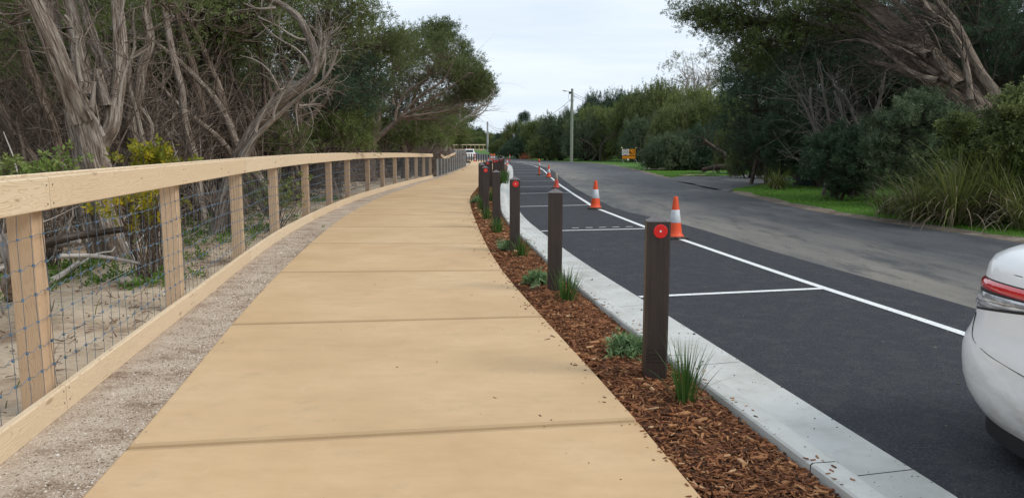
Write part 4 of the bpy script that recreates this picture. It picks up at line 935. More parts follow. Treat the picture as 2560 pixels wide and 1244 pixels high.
class Tree:
    def __init__(s, name, label, cat, base, group=None, bark='bark_mid'):
        s.base = np.asarray(base, float); s.root = empty(name, s.base, 0, label, cat, group); s.tq = Q(); s.bq = Q(); s.cq = Q(); s.bark = bark; s.stems = []; s.hasb = False; s.hasc = False
    def stem(s, pts, r0, r1, n=10, ridge=.3, wig=.12, step=.22, tint=0., keep=True):
        p = refine(pts, step, wig) - s.base; rr = np.linspace(r0, r1, len(p)); rr[:3] *= np.array([1.35, 1.18, 1.07]) if r0 > .12 else 1
        s.tq.tube(p, rr, n, ridge=ridge, tint=tint, seed=rnd.uniform(0, 9)); 
        if keep: s.stems.append((p, rr))
        return p
    def twigs(s, n_, r=(.004, .012), length=(.4, 1.6), wig=.35, t0=.2, grav=.0, toward=None, k=6, bias=None, tint=0., up=.3):
        """side branches off the stems"""
        ps, ds, rs = [], [], []
        for _ in range(n_):
            p, rr = s.stems[rnd.randrange(len(s.stems))]; t = rnd.uniform(t0, 1); i = int(t * (len(p) - 2)); d = unit(p[i + 1] - p[i])
            dd = d * .6 + rng.normal(0, .6, 3) + np.array([0, 0, up]) + (0 if bias is None else np.asarray(bias)); ps.append(p[i]); ds.append(dd); rs.append(min(rnd.uniform(*r), rr[i] * .7))
        ln_ = rng.uniform(*length, n_); pa = wander(ps, ds, ln_, k, wig, grav, toward); rs = np.array(rs)
        bulk_tubes(s.bq, pa, rs, rs * .3, tint=tint, sides=4); s.hasb = True
        m = rng.random(n_) < .8; c_ = pa[m]; jj = rng.integers(2, k - 1, len(c_)); st_ = c_[np.arange(len(c_)), jj]
        d2 = unit(c_[np.arange(len(c_)), jj + 1] - st_) + rng.normal(0, .55, (len(c_), 3)); p2_ = wander(st_, d2, ln_[m] * .55, 5, wig)
        bulk_tubes(s.bq, p2_, rs[m] * .55, rs[m] * .2, tint=tint); return pa, p2_
    def crown(s, blobs, nclump=20, nspr=12, size=.3, bank='fine', up=.35, wind=(0, 0, 0), lo=-.35, tint=(.25, .75), limb_r=.05, spread=.2, shell=(.6, 1.0), connect=True, squash=.8, world=True):
        for bi, b_ in enumerate(blobs):
            c = np.asarray(b_[0], float) - (s.base if world else 0); r = b_[1]
            d = unit(rng.normal(0, 1, (nclump * 3, 3))); d = d[d[:, 2] > lo][:nclump]; nn = len(d)
            cc = c + d * np.array([r, r, r * squash]) * rng.uniform(*shell, (nn, 1))
            if connect and s.stems:
                best = min(((np.linalg.norm(p[i] - c) + .0, p[i], p[min(i + 1, len(p) - 1)] - p[i - 1], rr[i]) for p, rr in s.stems for i in range(len(p) // 4, len(p))), key=lambda e: e[0])
                a, td, ra = best[1], unit(best[2]), best[3]; mid = a + td * best[0] * .4 + rng.normal(0, .06 * best[0], 3)
                lp = refine([a, mid, c - np.array([0, 0, r * .25])], .25, .05); s.bq.tube(lp, np.linspace(min(ra * .8, limb_r * (.6 + r * .5)), .012, len(lp)), 6, ridge=.2, tint=0.); s.hasb = True
                i0 = rng.integers(len(lp) // 3, len(lp), nn); st_ = lp[i0]; v_ = cc - st_; k = 6; t = np.linspace(0, 1, k)[None, :, None]
                pa = st_[:, None] + v_[:, None] * t + (rng.normal(0, .12, (nn, 1, 3)) * np.linalg.norm(v_, axis=1)[:, None, None]) * (4 * t * (1 - t)) + rng.normal(0, .02, (nn, k, 3)) * r
                bulk_tubes(s.bq, pa, np.full(nn, .010 + .006 * r), np.full(nn, .003), sides=4)
            tc_ = rng.uniform(*tint, nn); pos = np.repeat(cc, nspr, 0) + rng.normal(0, spread * r, (nn * nspr, 3)) * np.array([1, 1, .75])
            out_ = np.repeat(d, nspr, 0); dr = out_ * .7 + rng.normal(0, .5, out_.shape) + np.array([0, 0, up]) + np.asarray(wind)
            ht = np.clip(.5 + .5 * (pos - c)[:, 2] / r, 0, 1) * 0
            sprigs(s.cq, pos, dr, size * rng.uniform(.7, 1.3, len(pos)), np.repeat(tc_, nspr) + ht, bank); s.hasc = True
        return s
    def done(s, leaf='leaf_olive', crown_name='crown', bb=None):
        if s.tq.v: s.trunk = s.tq.build('trunk', M[s.bark], s.root)
        if s.hasb: s.bq.build('branches', M[bb or s.bark], s.root)
        if s.hasc: s.cq.build(crown_name, M[leaf], s.root)
        return s.root
def ribbons(q, base, az, length, width, lean, droop, k=5, tint=.5, mat=0):
    """arching blades: lean = start tilt from vertical, droop = added tilt towards the tip"""
    n_ = len(base); base = np.asarray(base, float); t = np.linspace(0, 1, k)[None]; ang = lean[:, None] + droop[:, None] * t ** 1.5
    st = (length / (k - 1))[:, None]; hx = np.cumsum(np.sin(ang) * st, 1) - np.sin(ang[:, :1]) * st; hz_ = np.cumsum(np.cos(ang) * st, 1) - np.cos(ang[:, :1]) * st
    ca, sa = np.cos(az)[:, None], np.sin(az)[:, None]
    c = np.stack([base[:, :1] + hx * ca, base[:, 1:2] + hx * sa, base[:, 2:3] + hz_], -1); w_ = width[:, None] * np.clip(1.05 - t ** 2.2, .06, 1) / 2
    tw = rng.normal(0, .35, n_)[:, None]; sx_, sy_ = -np.sin(az[:, None] + tw), np.cos(az[:, None] + tw); sd_ = np.stack([sx_ * np.ones_like(t), sy_ * np.ones_like(t), np.zeros((n_, k))], -1)
    v = np.stack([c - sd_ * w_[..., None], c + sd_ * w_[..., None]], 2)
    b_ = (np.arange(n_) * k * 2)[:, None]; i = np.arange(k - 1)[None]
    f = np.stack([b_ + i * 2, b_ + i * 2 + 1, b_ + i * 2 + 3, b_ + i * 2 + 2], -1).reshape(-1, 4)
    q.add(v.reshape(-1, 3), f, None, mat, np.repeat(np.broadcast_to(tint, (n_,)), k - 1), False)
GF = 'moonah trees in the scrub behind the timber fence'

# ------------------------------------------------------------ left: the twisted trees behind the fence
def px3(lst, Y0, dY=0): n_ = len(lst); return [W(x, y, Y0 + dY * i / max(1, n_ - 1)) for i, (x, y) in enumerate(lst)]
def gr(px, Y): x = W(px, 400, Y)[0]; return np.array([x, Y, float(g(Y)) - .08])
T = Tree('moonah_tree', 'thickest twisted grey trunk forking low behind the fence at far left', 'tree', gr(262, 10.4), GF, 'bark_pale')
b0 = gr(262, 10.4)
T.stem([b0 + [.0, 0, -.1], W(258, 560, 10.4), W(240, 480, 10.4), W(226, 400, 10.3), W(212, 330, 10.3), W(200, 265, 10.2)], .24, .17, 40, .42, .03, .06)
T.stem([b0 + [.15, .1, -.1], W(300, 590, 10.3), W(268, 500, 10.3), W(244, 420, 10.3)], .16, .13, 16, .4, .03, .12)
T.stem(px3([(203, 290), (185, 245), (158, 185), (130, 115), (98, 45), (60, -40), (20, -140)], 10.2, -1.0), .13, .06, 24, .42, .05, .12)
T.stem(px3([(196, 270), (172, 200), (150, 120), (128, 40), (112, -40), (105, -130)], 10.3, .6), .12, .06, 16, .4, .05, .12)
T.stem(px3([(208, 250), (196, 205), (188, 150), (183, 80), (170, 0), (150, -90)], 10.2, .5), .125, .06, 16, .4, .05, .12)
T.stem(px3([(238, 425), (246, 368), (287, 320), (284, 265), (291, 202), (294, 135), (291, 67), (287, 0), (300, -90)], 10.3, .2), .105, .055, 14, .38, .03, .1)
T.stem(px3([(258, 340), (250, 304), (219, 272)], 10.1), .03, .012, 6, .1, .02, .1, .8)
T.stem(px3([(229, 268), (232, 235), (236, 203)], 10.0), .035, .024, 8, .3, .01, .1, .3)
T.stem(px3([(268, 264), (256, 220), (243, 173)], 10.3), .065, .05, 10, .4, .01, .1, .2)
T.stem(px3([(299, 265), (304, 189), (323, 150), (337, 115)], 10.1), .022, .01, 6, .1, .02, .1, .9)
T.stem(px3([(323, 150), (350, 134), (372, 116)], 10.1), .014, .006, 5, 0, .02, .1, .9)
T.stem(px3([(203, 205), (192, 150), (196, 90), (180, 45), (162, 40)], 9.95), .026, .014, 6, .1, .02, .1, .9)
T.stem(px3([(300, 60), (312, 20), (310, -40)], 10.2), .02, .01, 6, .1, .02, .1, .9)
T.twigs(70, (.006, .016), (.5, 1.6), .35, .25, bias=(-.2, 0, .2))
T.crown([(W(20, 20, 10.5), .8), (W(90, -40, 11), .9), (W(200, -50, 10.5), .8), (W(330, -60, 10.5), .9), (W(-80, 80, 11), 1.0)], 14, 8, .22, 'fine', shell=(.5, 1))
T.done('leaf_green')
T = Tree('moonah_tree', 'tree of several snaking stems rising from one foot, right of the thickest trunk', 'tree', gr(365, 12.6), GF, 'bark_pale'); b0 = gr(365, 12.6)
T.stem([b0, W(372, 470, 12.6), W(362, 398, 12.6), W(338, 365, 12.6), W(325, 321, 12.6), W(326, 277, 12.6), W(348, 243, 12.6), W(349, 203, 12.6), W(352, 159, 12.6), W(375, 125, 12.6), W(374, 68, 12.6), W(357, 22, 12.6), W(376, -20, 12.6), W(370, -100, 12.6)], .125, .06, 14, .38, .015, .1)
T.stem([b0 + [.1, 0, 0], W(364, 381, 12.4), W(351, 324, 12.4), W(341, 270, 12.4), W(327, 236, 12.4), W(321, 175, 12.4), W(334, 135, 12.4), W(341, 101, 12.4), W(329, 51, 12.4), W(335, 20, 12.4)], .065, .016, 9, .3, .01, .1, .3)
T.stem([b0 + [.2, .1, 0], W(368, 381, 12.6), W(386, 324, 12.6), W(371, 290, 12.6), W(351, 268, 12.6)], .05, .03, 8, .2, .01, .1, .3)
T.stem([b0 + [-.2, 0, 0], W(330, 420, 12.8), W(318, 345, 12.8), W(300, 290, 12.8), W(270, 200, 13), W(230, 100, 13), W(205, 10, 13), W(190, -60, 13)], .11, .06, 12, .38, .04, .12)
T.stem([b0 + [.2, .1, 0], W(440, 520, 12.8), W(420, 450, 12.8), W(395, 380, 12.8), W(372, 330, 12.8)], .05, .02, 8, .3, .02, .12)
T.twigs(80, (.005, .014), (.4, 1.5), .38, .2); T.crown([(W(360, -40, 12.6), .9), (W(430, 10, 13), .8), (W(290, -30, 13), .8)], 14, 8, .22, 'fine'); T.done('leaf_green')
T = Tree('moonah_tree', 'slender single snaking stem standing alone between the multi-stemmed tree and the pale leaning trunk', 'tree', gr(500, 15), GF, 'bark_pale'); b0 = gr(500, 15)
T.stem([b0, W(490, 405, 15), W(474, 338, 15), W(462, 287, 15), W(456, 219, 15), W(442, 175, 15), W(429, 128, 15), W(419, 67, 15), W(408, 0, 15), W(400, -60, 15)], .085, .05, 12, .36, .02, .1)
T.stem([W(486, 400, 15), W(466, 375, 15), W(440, 340, 15), W(425, 310, 15)], .035, .015, 7, .2, .03, .1, .2)
T.stem([b0, W(470, 430, 14.8), W(440, 395, 14.8), W(428, 345, 14.8), W(400, 300, 14.8)], .04, .015, 7, .2, .03, .1, .4)
T.twigs(50, (.005, .012), (.4, 1.2), .4, .2); T.crown([(W(400, -30, 15), 1.0), (W(470, 20, 15.5), 1.0)], 16, 9, .24, 'fine'); T.done('leaf_olive')
T = Tree('moonah_tree', 'dark brown stem with two bends behind the slender one, under the green canopy', 'tree', gr(606, 17.5), GF, 'bark_mid'); b0 = gr(606, 17.5)
T.stem([b0, W(598, 430, 17.5), W(591, 371, 17.5), W(574, 304, 17.5), W(547, 219, 17.5), W(506, 152, 17.5), W(489, 95, 17.5), W(466, 61, 17.5), W(440, 0, 17.5)], .11, .05, 12, .38, .04, .12)
T.stem([b0, W(620, 430, 17.6), W(585, 360, 17.6), W(560, 310, 17.6), W(520, 260, 17.6), W(450, 170, 17.6), W(420, 110, 17.6)], .10, .05, 12, .38, .04, .12)
T.twigs(120, (.005, .014), (.5, 2.0), .35, .25, bias=(.3, 0, .0)); 
T.crown([(W(470, 60, 18), 1.0), (W(540, 30, 18), 1.1), (W(620, 55, 18), 1.15), (W(560, 95, 19), .9), (W(500, 120, 19), .75), (W(690, 25, 19), 1.1), (W(600, -30, 18), 1.2), (W(440, -20, 18), 1.0)], 26, 12, .22, 'fine', tint=(.2, .8)); T.done('leaf_green')
# the pale leaning one
T = Tree('moonah_tree', 'pale trunk leaning strongly to the right with bare dead twigs against the dark trees', 'tree', gr(548, 13.6), GF, 'bark_pale'); b0 = gr(548, 13.6)
T.stem([b0 + [-.1, 0, -.1], W(560, 500, 13.6), W(578, 440, 13.6), W(600, 392, 13.6), W(634, 326, 13.6), W(684, 264, 13.6), W(730, 230, 13.6), W(786, 186, 13.6), W(790, 135, 13.7), W(769, 84, 13.8), W(748, 40, 13.9), W(701, 7, 14), W(667, -4, 14)], .15, .035, 18, .42, .015, .1)
T.stem([b0 + [.2, 0, -.1], W(590, 480, 13.5), W(604, 400, 13.5), W(640, 340, 13.5), W(690, 292, 13.5), W(735, 252, 13.5), W(762, 232, 13.4), W(809, 203, 13.4), W(833, 162, 13.4), W(846, 124, 13.4)], .085, .014, 14, .36, .015, .1, .35)
dd = [[(762, 233), (800, 225), (830, 205), (852, 187)], [(684, 300), (700, 260), (712, 225), (741, 180), (752, 165), (745, 160)], [(786, 186), (800, 130), (803, 95), (795, 60)], [(809, 203), (815, 160), (820, 130), (805, 105)], [(826, 175), (838, 168), (845, 155)],
      [(720, 240), (735, 200), (760, 165), (756, 130)], [(800, 170), (812, 120), (806, 80)], [(640, 330), (690, 240), (712, 205)], [(700, 225), (712, 205), (736, 208)], [(748, 265), (790, 262), (797, 263)], [(742, 258), (748, 300), (752, 330)], [(784, 187), (770, 150), (745, 120), (700, 100), (660, 60)],
      [(790, 140), (806, 110), (824, 100), (838, 70)], [(765, 100), (740, 95), (690, 60), (640, 40)], [(722, 250), (680, 170), (630, 145), (600, 140)], [(690, 20), (650, 30), (620, 10)]]
for l_ in dd: T.stem(px3(l_, 13.45 + rnd.uniform(-.3, .3)), .024, .006, 6, .1, .05, .1, .8)
T.twigs(90, (.004, .009), (.3, 1.0), .35, .5, bias=(.5, 0, .4), tint=.9, up=.3); T.twigs(70, (.004, .01), (.3, .9), .4, .05, tint=.5)
T.done()
# left edge stems
T = Tree('moonah_tree', 'leaning stems crossing at the far left edge above the fence rail', 'tree', gr(150, 11.6), GF, 'bark_mid'); b0 = gr(150, 11.6)
T.stem([b0, W(155, 398, 11.6), W(128, 321, 11.6), W(95, 219, 11.6), W(51, 118, 11.6), W(30, 0, 11.6)], .10, .06, 12, .38, .04)
T.stem([b0, W(110, 430, 11.4), W(81, 405, 11.4), W(40, 330, 11.4), W(0, 250, 11.4), W(-60, 150, 11.4)], .08, .05, 12, .36, .04)
T.stem([b0, W(70, 430, 11.2), W(55, 400, 11.2), W(52, 345, 11.2), W(32, 305, 11.2), W(40, 280, 11.2), W(78, 264, 11.2)], .045, .012, 9, .2, .02, .1, .8)
T.stem([b0, W(60, 520, 11.2), W(10, 470, 11.2), W(-60, 380, 11.2)], .09, .05, 12, .38, .04)
T.twigs(120, (.006, .014), (.5, 1.8), .38, .1, bias=(-.2, 0, .1), tint=.15); T.crown([(W(30, 20, 12), .9), (W(20, 230, 13), .6), (W(-40, 120, 12), 1.0)], 14, 8, .22); T.done('leaf_olive')
# dark little tree with windswept fan, middle distance
T = Tree('moonah_tree', 'windswept tree with reddish dark foot and branches fanning right towards the road', 'tree', gr(925, 38), GF, 'bark_mid'); b0 = gr(925, 38)
T.stem([b0, W(925, 420, 38), W(927, 378, 38), W(936, 348, 38), W(945, 305, 38)], .26, .17, 14, .36, .02)
T.stem(px3([(942, 325), (935, 300), (904, 250), (889, 222)], 38), .09, .04, 9, .3, .03, .15, .2)
T.stem(px3([(944, 310), (950, 285), (932, 219), (940, 150)], 38), .10, .04, 9, .3, .03, .15, .2)
T.stem(px3([(935, 350), (962, 330), (988, 302), (1004, 292)], 38), .14, .09, 10, .3, .02, .15, .3)
for l_ in [[(988, 302), (1000, 240), (1040, 210), (1075, 190)], [(998, 295), (1050, 240), (1110, 205), (1135, 150)], [(1000, 294), (1060, 260), (1120, 225), (1160, 190)], [(1002, 292), (1070, 270), (1130, 255), (1180, 225)], [(1003, 294), (1060, 285), (1120, 278), (1165, 255)],
           [(1004, 296), (1070, 298), (1130, 285), (1150, 275)], [(948, 260), (975, 220), (985, 180), (1000, 160)], [(986, 265), (978, 225), (960, 205)]]:
    T.stem(px3(l_, 37.6, rnd.uniform(-1, 1.5)), .075, .028, 7, .25, .06, .2, .1)
T.twigs(170, (.006, .016), (1.0, 3.2), .22, .25, bias=(.9, 0, .15), tint=.1)
T.crown([(W(x, y, 38 + dy), r * 1.34) for x, y, dy, r in [(870, 150, 0, 1.1), (935, 150, .5, 1.0), (1000, 160, -.5, 1.0), (1075, 160, 0, .9), (1125, 190, .5, .75), (1165, 195, 0, .7), (1192, 215, -.3, .55), (1190, 245, 0, .5), (1160, 250, .6, .6), (1110, 130, 1, .8), (1060, 120, 1.4, .8), (850, 225, 0, .9), (900, 260, .8, .7), (965, 230, .6, .8)]],
        30, 14, .27, 'fine', wind=(.35, 0, .25), lo=-.25, tint=(.2, .75)); T.done('leaf_olive')
T = Tree('bare_tree', 'pale bare forked branch reaching right past the end of the wood', 'tree', gr(1112, 66), 'bare trees', 'dead_wood'); b0 = gr(1112, 66)
T.stem([b0, W(1112, 370, 66), W(1120, 341, 66), W(1147, 304, 66), W(1174, 290, 66), W(1204, 265, 66), W(1228, 235, 66)], .22, .05, 9, .2, .03, .3)
for l_ in [[(1147, 304), (1150, 260), (1172, 235)], [(1174, 290), (1190, 292), (1212, 280), (1232, 245)], [(1180, 285), (1205, 280), (1220, 262)], [(1130, 330), (1122, 290), (1130, 260)], [(1190, 275), (1204, 240), (1212, 228)], [(1204, 265), (1225, 262), (1237, 220)]]: T.stem(px3(l_, 66), .085, .03, 6, .1, .05, .3)
T.twigs(60, (.008, .018), (.9, 2.4), .25, .45, bias=(.3, 0, .5)); T.done()
# canopy trees further back, each built round its own visible lumps
def canopy(label, bx, Y, stems, blobs, leaf, kw={}, rs=1.0, name='moonah_tree', grp=GF, bk='bark_mid', tw=60, up=.35):
    T = Tree(name, label, 'tree', gr(bx, Y), grp, bk); b0 = gr(bx, Y)
    for st_ in stems: T.stem([b0 + rng.normal(0, .12, 3) * [1, 1, 0]] + px3(st_, Y), .05 + Y * .0035, .05, 10, .34, .10, .25)
    if tw: T.twigs(tw, (.006, .018), (.6, 2.2), .3, .2, tint=.05)
    T.crown([(W(x, y, Y + dy), r * rs) for x, y, dy, r in blobs], **{**dict(nclump=24, nspr=12, size=.26), **kw}); return T.done(leaf)
canopy('tall olive canopy filling the top of the wood beside the open sky', 740, 22, [[(720, 330), (690, 230), (640, 130)], [(745, 330), (760, 220), (800, 100)], [(730, 360), (700, 280), (720, 180), (700, 90)], [(770, 350), (790, 280), (830, 200)]],
       [(700, 100, 0, 1.2), (770, 60, 0, 1.3), (835, 30, 0, 1.3), (840, 105, .6, 1.2), (775, 140, 1, 1.1), (870, 60, .5, .8), (650, 130, .5, 1.0), (640, 30, 1, 1.1), (720, -20, 0, 1.3), (820, -30, 0, 1.2)], 'leaf_olive', dict(nclump=26))
canopy('grey green crown stepping down to the right below the sky line', 850, 26, [[(850, 330), (860, 240), (880, 160)], [(845, 350), (820, 280), (840, 200)]],
       [(870, 150, 0, 1.3), (915, 95, 0, 1.1), (840, 215, 0, 1.1), (900, 205, 1, 1.1), (955, 100, 0, .9), (810, 280, 1, .9), (880, 290, 1, .9), (960, 170, 1, 1.1), (985, 120, 1, .7)], 'leaf_olive', dict(tint=(.1, .6)))
canopy('dark upright crown with feathery tips in the middle of the sky line', 1010, 44, [[(1010, 340), (1030, 250), (1080, 170)], [(1000, 350), (1000, 260), (980, 190)]],
       [(1000, 130, 0, 1.2), (1050, 110, 0, 1.0), (1085, 95, 0, .8), (1115, 90, 0, .7), (1120, 130, 0, .9), (1040, 190, 0, 1.3), (1100, 190, 0, 1.3), (1000, 230, 0, 1.2), (1060, 260, 1, 1.1), (1150, 160, 1, .9), (960, 300, 1, 1.2), (1020, 320, 1, 1.2)], 'leaf_green', dict(up=.9, size=.36, tint=(.0, .5)), rs=1.22)
canopy('rightmost rounded dark crown of the wood where it meets the sky', 1120, 70, [[(1115, 350), (1125, 300), (1150, 230)], [(1120, 350), (1100, 300), (1110, 240)]],
       [(1155, 185, 0, 1.1), (1190, 205, 0, .8), (1208, 230, 0, .6), (1160, 240, 0, 1.0), (1195, 250, 0, .6), (1120, 260, 1, 1.2), (1080, 300, 1, 1.2), (1140, 285, 1, .9)], 'leaf_green', dict(size=.5, nclump=34, tint=(.15, .8)), rs=1.72)
canopy('olive tree at the bend of the path beyond the mesh fence', 1110, 78, [[(1110, 365), (1105, 340), (1100, 310)]],
       [(1100, 300, 0, 1.4), (1060, 330, 0, 1.4), (1135, 320, 0, 1.1), (1155, 300, 2, .9), (1085, 350, 0, 1.3), (1120, 350, 1, 1.1), (1150, 345, 2, .8)], 'leaf_yellowgreen', dict(size=.5, nclump=30, tint=(.0, .6)), rs=1.3)
canopy('bright green bush low beside the wooded bank', 1050, 56, [[(1050, 365), (1050, 350)]], [(1030, 352, 0, .9), (1075, 350, 0, .9), (1000, 345, 0, .9), (1100, 362, 0, .6), (1060, 335, 1, 1.0), (1110, 345, 2, .8)], 'leaf_yellowgreen', dict(size=.36, lo=-.1), rs=1.2, name='bush', grp='bushes under the trees')
canopy('dense green bushes merging below the windswept crown behind the rail', 960, 44, [[(960, 360), (960, 345)], [(1040, 360), (1040, 345)]], [(890, 345, 0, 1.0), (940, 335, 0, 1.1), (990, 325, 0, 1.2), (1035, 335, 1, 1.2), (1080, 325, 3, 1.2), (1010, 355, 0, .9), (930, 360, 0, .8), (1120, 330, 6, 1.1), (1085, 300, 6, 1.1), (1130, 300, 9, 1.1)], 'leaf_green', dict(size=.32, lo=-.4, nclump=30), name='bush', grp='bushes under the trees')
canopy('green shrub filling the gap left of the dark-footed tree', 830, 23, [[(830, 350), (830, 340)]], [(790, 350, 0, .7), (840, 345, 0, .75), (880, 365, 0, .6), (760, 375, 0, .5), (880, 330, 1, .7)], 'leaf_green', dict(size=.26, lo=-.1), name='bush', grp='bushes under the trees')

for lb_, bx_, Y_, bl_, lf_ in [('olive understory shrub at the far left behind the leaning stems', 60, 17, [(30, 210, 0, .8), (80, 190, 0, .7), (20, 270, .5, .6), (110, 240, .5, .6)], 'leaf_olive'),
        ('dull green understory shrub between the snaking stems', 400, 19, [(395, 215, 0, .7), (430, 250, .4, .6), (385, 280, .4, .5), (300, 235, 0, .6)], 'leaf_green'), ('dull green understory shrub behind the base of the pale leaning trunk', 690, 20, [(700, 345, 0, .6), (660, 365, 0, .5), (735, 360, 0, .6)], 'leaf_olive')]:
    canopy(lb_, bx_, Y_, [[(bl_[0][0], 330), (bl_[0][0], 290)]], bl_, lf_, dict(lo=-.6, nclump=16, nspr=9, size=.24, spread=.28), name='bush', grp='bushes under the trees', tw=20)
# prototype scrub trees for the depth of the wood, then copies
def scrub_proto(lab, leaf, h, lean, bk, nst=4, dens=1.0):
    T = Tree('moonah_tree', lab, 'tree', (0, 0, 0), GF, bk); tops = []
    for k in range(nst):
        a_ = rnd.uniform(0, 6.28); d0 = np.array([math.cos(a_) * .35 + lean, math.sin(a_) * .35, 1.0]); p_ = [np.array([math.cos(a_) * .12, math.sin(a_) * .12, -.15])]; nn = 7
        for i in range(nn):
            d0 = unit(d0 + rng.normal(0, .17, 3) + np.array([lean * .12, 0, .06])); p_.append(p_[-1] + d0 * h / nn * rnd.uniform(.9, 1.1))
        pp = T.stem(p_, rnd.uniform(.06, .13), .03, 9, .36, .12, .3); tops.append(pp[-1]); tops.append(pp[int(len(pp) * .78)])
    T.twigs(int(90 * dens), (.006, .016), (.5, 2.2), .32, .15, tint=.1)
    T.crown([(t_ + rng.normal(0, .25, 3), rnd.uniform(.8, 1.25)) for t_ in tops], nclump=int(15 * dens), nspr=10, size=.26, world=False); T.done(leaf); return T.root
protos = [scrub_proto('', 'leaf_olive', 6.2, -.5, 'bark_mid'), scrub_proto('', 'leaf_green', 5.4, -.35, 'bark_dark', 5), scrub_proto('', 'leaf_olive', 6.8, -.65, 'bark_pale', 3, .8), scrub_proto('', 'leaf_dark', 5.0, .25, 'bark_dark', 4, 1.3), scrub_proto('', 'leaf_green', 4.6, -.8, 'bark_mid', 5, 1.1)]
index_kids(); seen = set()
spots = []
for px, Y in [(30, 15), (95, 17), (215, 19), (320, 19), (420, 20), (470, 18), (520, 20), (545, 17), (600, 21), (640, 19), (665, 22), (700, 20), (735, 25), (690, 17), (60, 21), (130, 22), (5, 19), (300, 23), (350, 25), (250, 26), (440, 26), (500, 25), (560, 27), (640, 28), (400, 30), (200, 30), (100, 28), (20, 30), (720, 31), (790, 30), (840, 34), (480, 34), (310, 34), (900, 38), (160, 36), (600, 36), (950, 44), (40, 40), (250, 42), (380, 44), (520, 44), (680, 42), (800, 44), (1010, 52), (870, 54)]:
    spots.append(((px - 1280) / FPX * Y, Y))
spots += [(-12, 8), (-13, 3), (-14, 12)]
for k, (x, y) in enumerate(spots):
    pi_ = (2, 0, 4, 1, 0, 2, 4, 0)[k % 8] if y < 24 else (0, 1, 3, 1, 4)[k % 5]
    o = protos[pi_] if pi_ not in seen else copy_tree(protos[pi_]); seen.add(pi_)
    o.location = (x, y, float(g(y)) - .1); s_ = rnd.uniform(.85, 1.15); o.scale = (s_, s_, s_ * rnd.uniform(.92, 1.1)); o.rotation_euler = (0, 0, rnd.uniform(-.6, .6))
    side = 'at left' if x < -11 else ('in the middle' if x < -8 else 'at right')
    far_ = 'first rows' if y < 19 else ('middle rows' if y < 27 else 'back rows')
    tag(o, f'thin leaning stems under olive crown, {far_} of the wood {side}', 'tree', GF)
# tangle of dead twigs and brush under the trees
def thicket(name, label, cat, n_, xf, yr_, zr, dirb, ln_, r_, tint, m, sides=3, wig=.22, k=6):
    y = rng.uniform(*yr_, n_); x = xf(y, rng.random(n_)); z = g(y) + rng.uniform(*zr, n_)
    d = np.asarray(dirb)[None] + rng.normal(0, .5, (n_, 3)); pa = wander(np.stack([x, y, z], -1), d, rng.uniform(*ln_, n_), k, wig); r0 = rng.uniform(*r_, n_)
    pa[..., 2] = np.maximum(pa[..., 2], g(pa[..., 1]) - .02)
    q = Q(); bulk_tubes(q, pa, r0, r0 * .35, tint=np.clip(rng.normal(tint, .3, n_), 0, 1), sides=sides)
    o = q.build(name, m); o['kind'] = 'stuff'; tag(o, label, None); return o
fxv = lambda y: np.interp(y, FENCE[np.argsort(FENCE[:, 1]), 1], FENCE[np.argsort(FENCE[:, 1]), 0])
thicket('dead_twigs', 'tangled grey dead twigs leaning through the undergrowth', 'twigs', 6000, lambda y, u: np.minimum(-y * (.12 + .60 * u) - 2.2, fxv(y) - 2.4), (11.5, 30), (0, 2.2), (-.45, 0, .55), (.7, 2.6), (.005, .014), .0, M['bark_mid'])
thicket('brush', 'brown brush under the back trees', 'brush', 6500, lambda y, u: np.minimum(-y * (.08 + .62 * u) - 1.5, fxv(y) - 2.6), (15, 44), (0, 1.2), (-.2, 0, .5), (.6, 2.2), (.006, .016), .0, M['twig_brown'])
thicket('fallen_branches', 'fallen grey branches lying on the sand', 'branches', 110, lambda y, u: fxv(y) - 1.6 - 4.5 * u, (4.0, 13), (0, .25), (.2, -.3, .05), (.5, 2.0), (.006, .02), .7, M['dead_wood'], 5, .25)
thicket('low_tangle', 'grey dead branches tangled low around the tree feet', 'branches', 1300, lambda y, u: np.minimum(fxv(y) - 2.0 - 6 * u, -y * .30 - .6), (8.6, 17), (-.02, .5), (-.35, 0, .28), (.5, 1.9), (.005, .016), .55, M['bark_pale'], 4, .32)
thicket('low_scrub_twigs', 'brown twigs low behind the fence', 'twigs', 1500, lambda y, u: fxv(y) - 1.7 - 3.0 * u, (12, 40), (-.02, .5), (-.2, 0, .4), (.4, 1.3), (.005, .013), .2, M['bark_mid'], 3, .3)
thicket('leaf_litter_sticks', 'scattered sticks and bark strips on sand', 'litter', 2600, lambda y, u: fxv(y) - .25 - 5 * u ** 1.2, (2.0, 16), (-.02, .01), (0, 0, .0), (.02, .12), (.003, .008), .1, M['litter_bark'], 3, .2, 4)
thicket('brush_bank', 'brown brush heaped on the bank behind the mesh fence', 'brush', 2600, lambda y, u: -5.2 - 3.5 * u, (47, 72), (0, 1.1), (.3, 0, .35), (.6, 2.0), (.012, .03), .0, M['twig_brown'])
q = Q(); v_ = []   # the bank itself
yy = np.linspace(46, 80, 24); tt = np.linspace(0, 1, 10)
X = fxv(yy)[:, None] - .5 - tt[None] * 7; Y = np.repeat(yy[:, None], 10, 1); Z = g(yy)[:, None] - .1 + np.sin(np.clip(tt * 2.2, 0, 1.57))[None] * 1.25 * np.clip((yy - 46) / 6, 0, 1)[:, None] * np.clip((80 - yy) / 5, 0, 1)[:, None] + .1 * vnoise(X, Y, 1.4, 9)
i = np.arange(23)[:, None]; j = np.arange(9)[None]; q.add(np.stack([X, Y, Z], -1), np.stack([i * 10 + j, (i + 1) * 10 + j, (i + 1) * 10 + j + 1, i * 10 + j + 1], -1).reshape(-1, 4), smooth=True)
q.build('earth_bank', M['verge_soil'])['kind'] = 'structure'
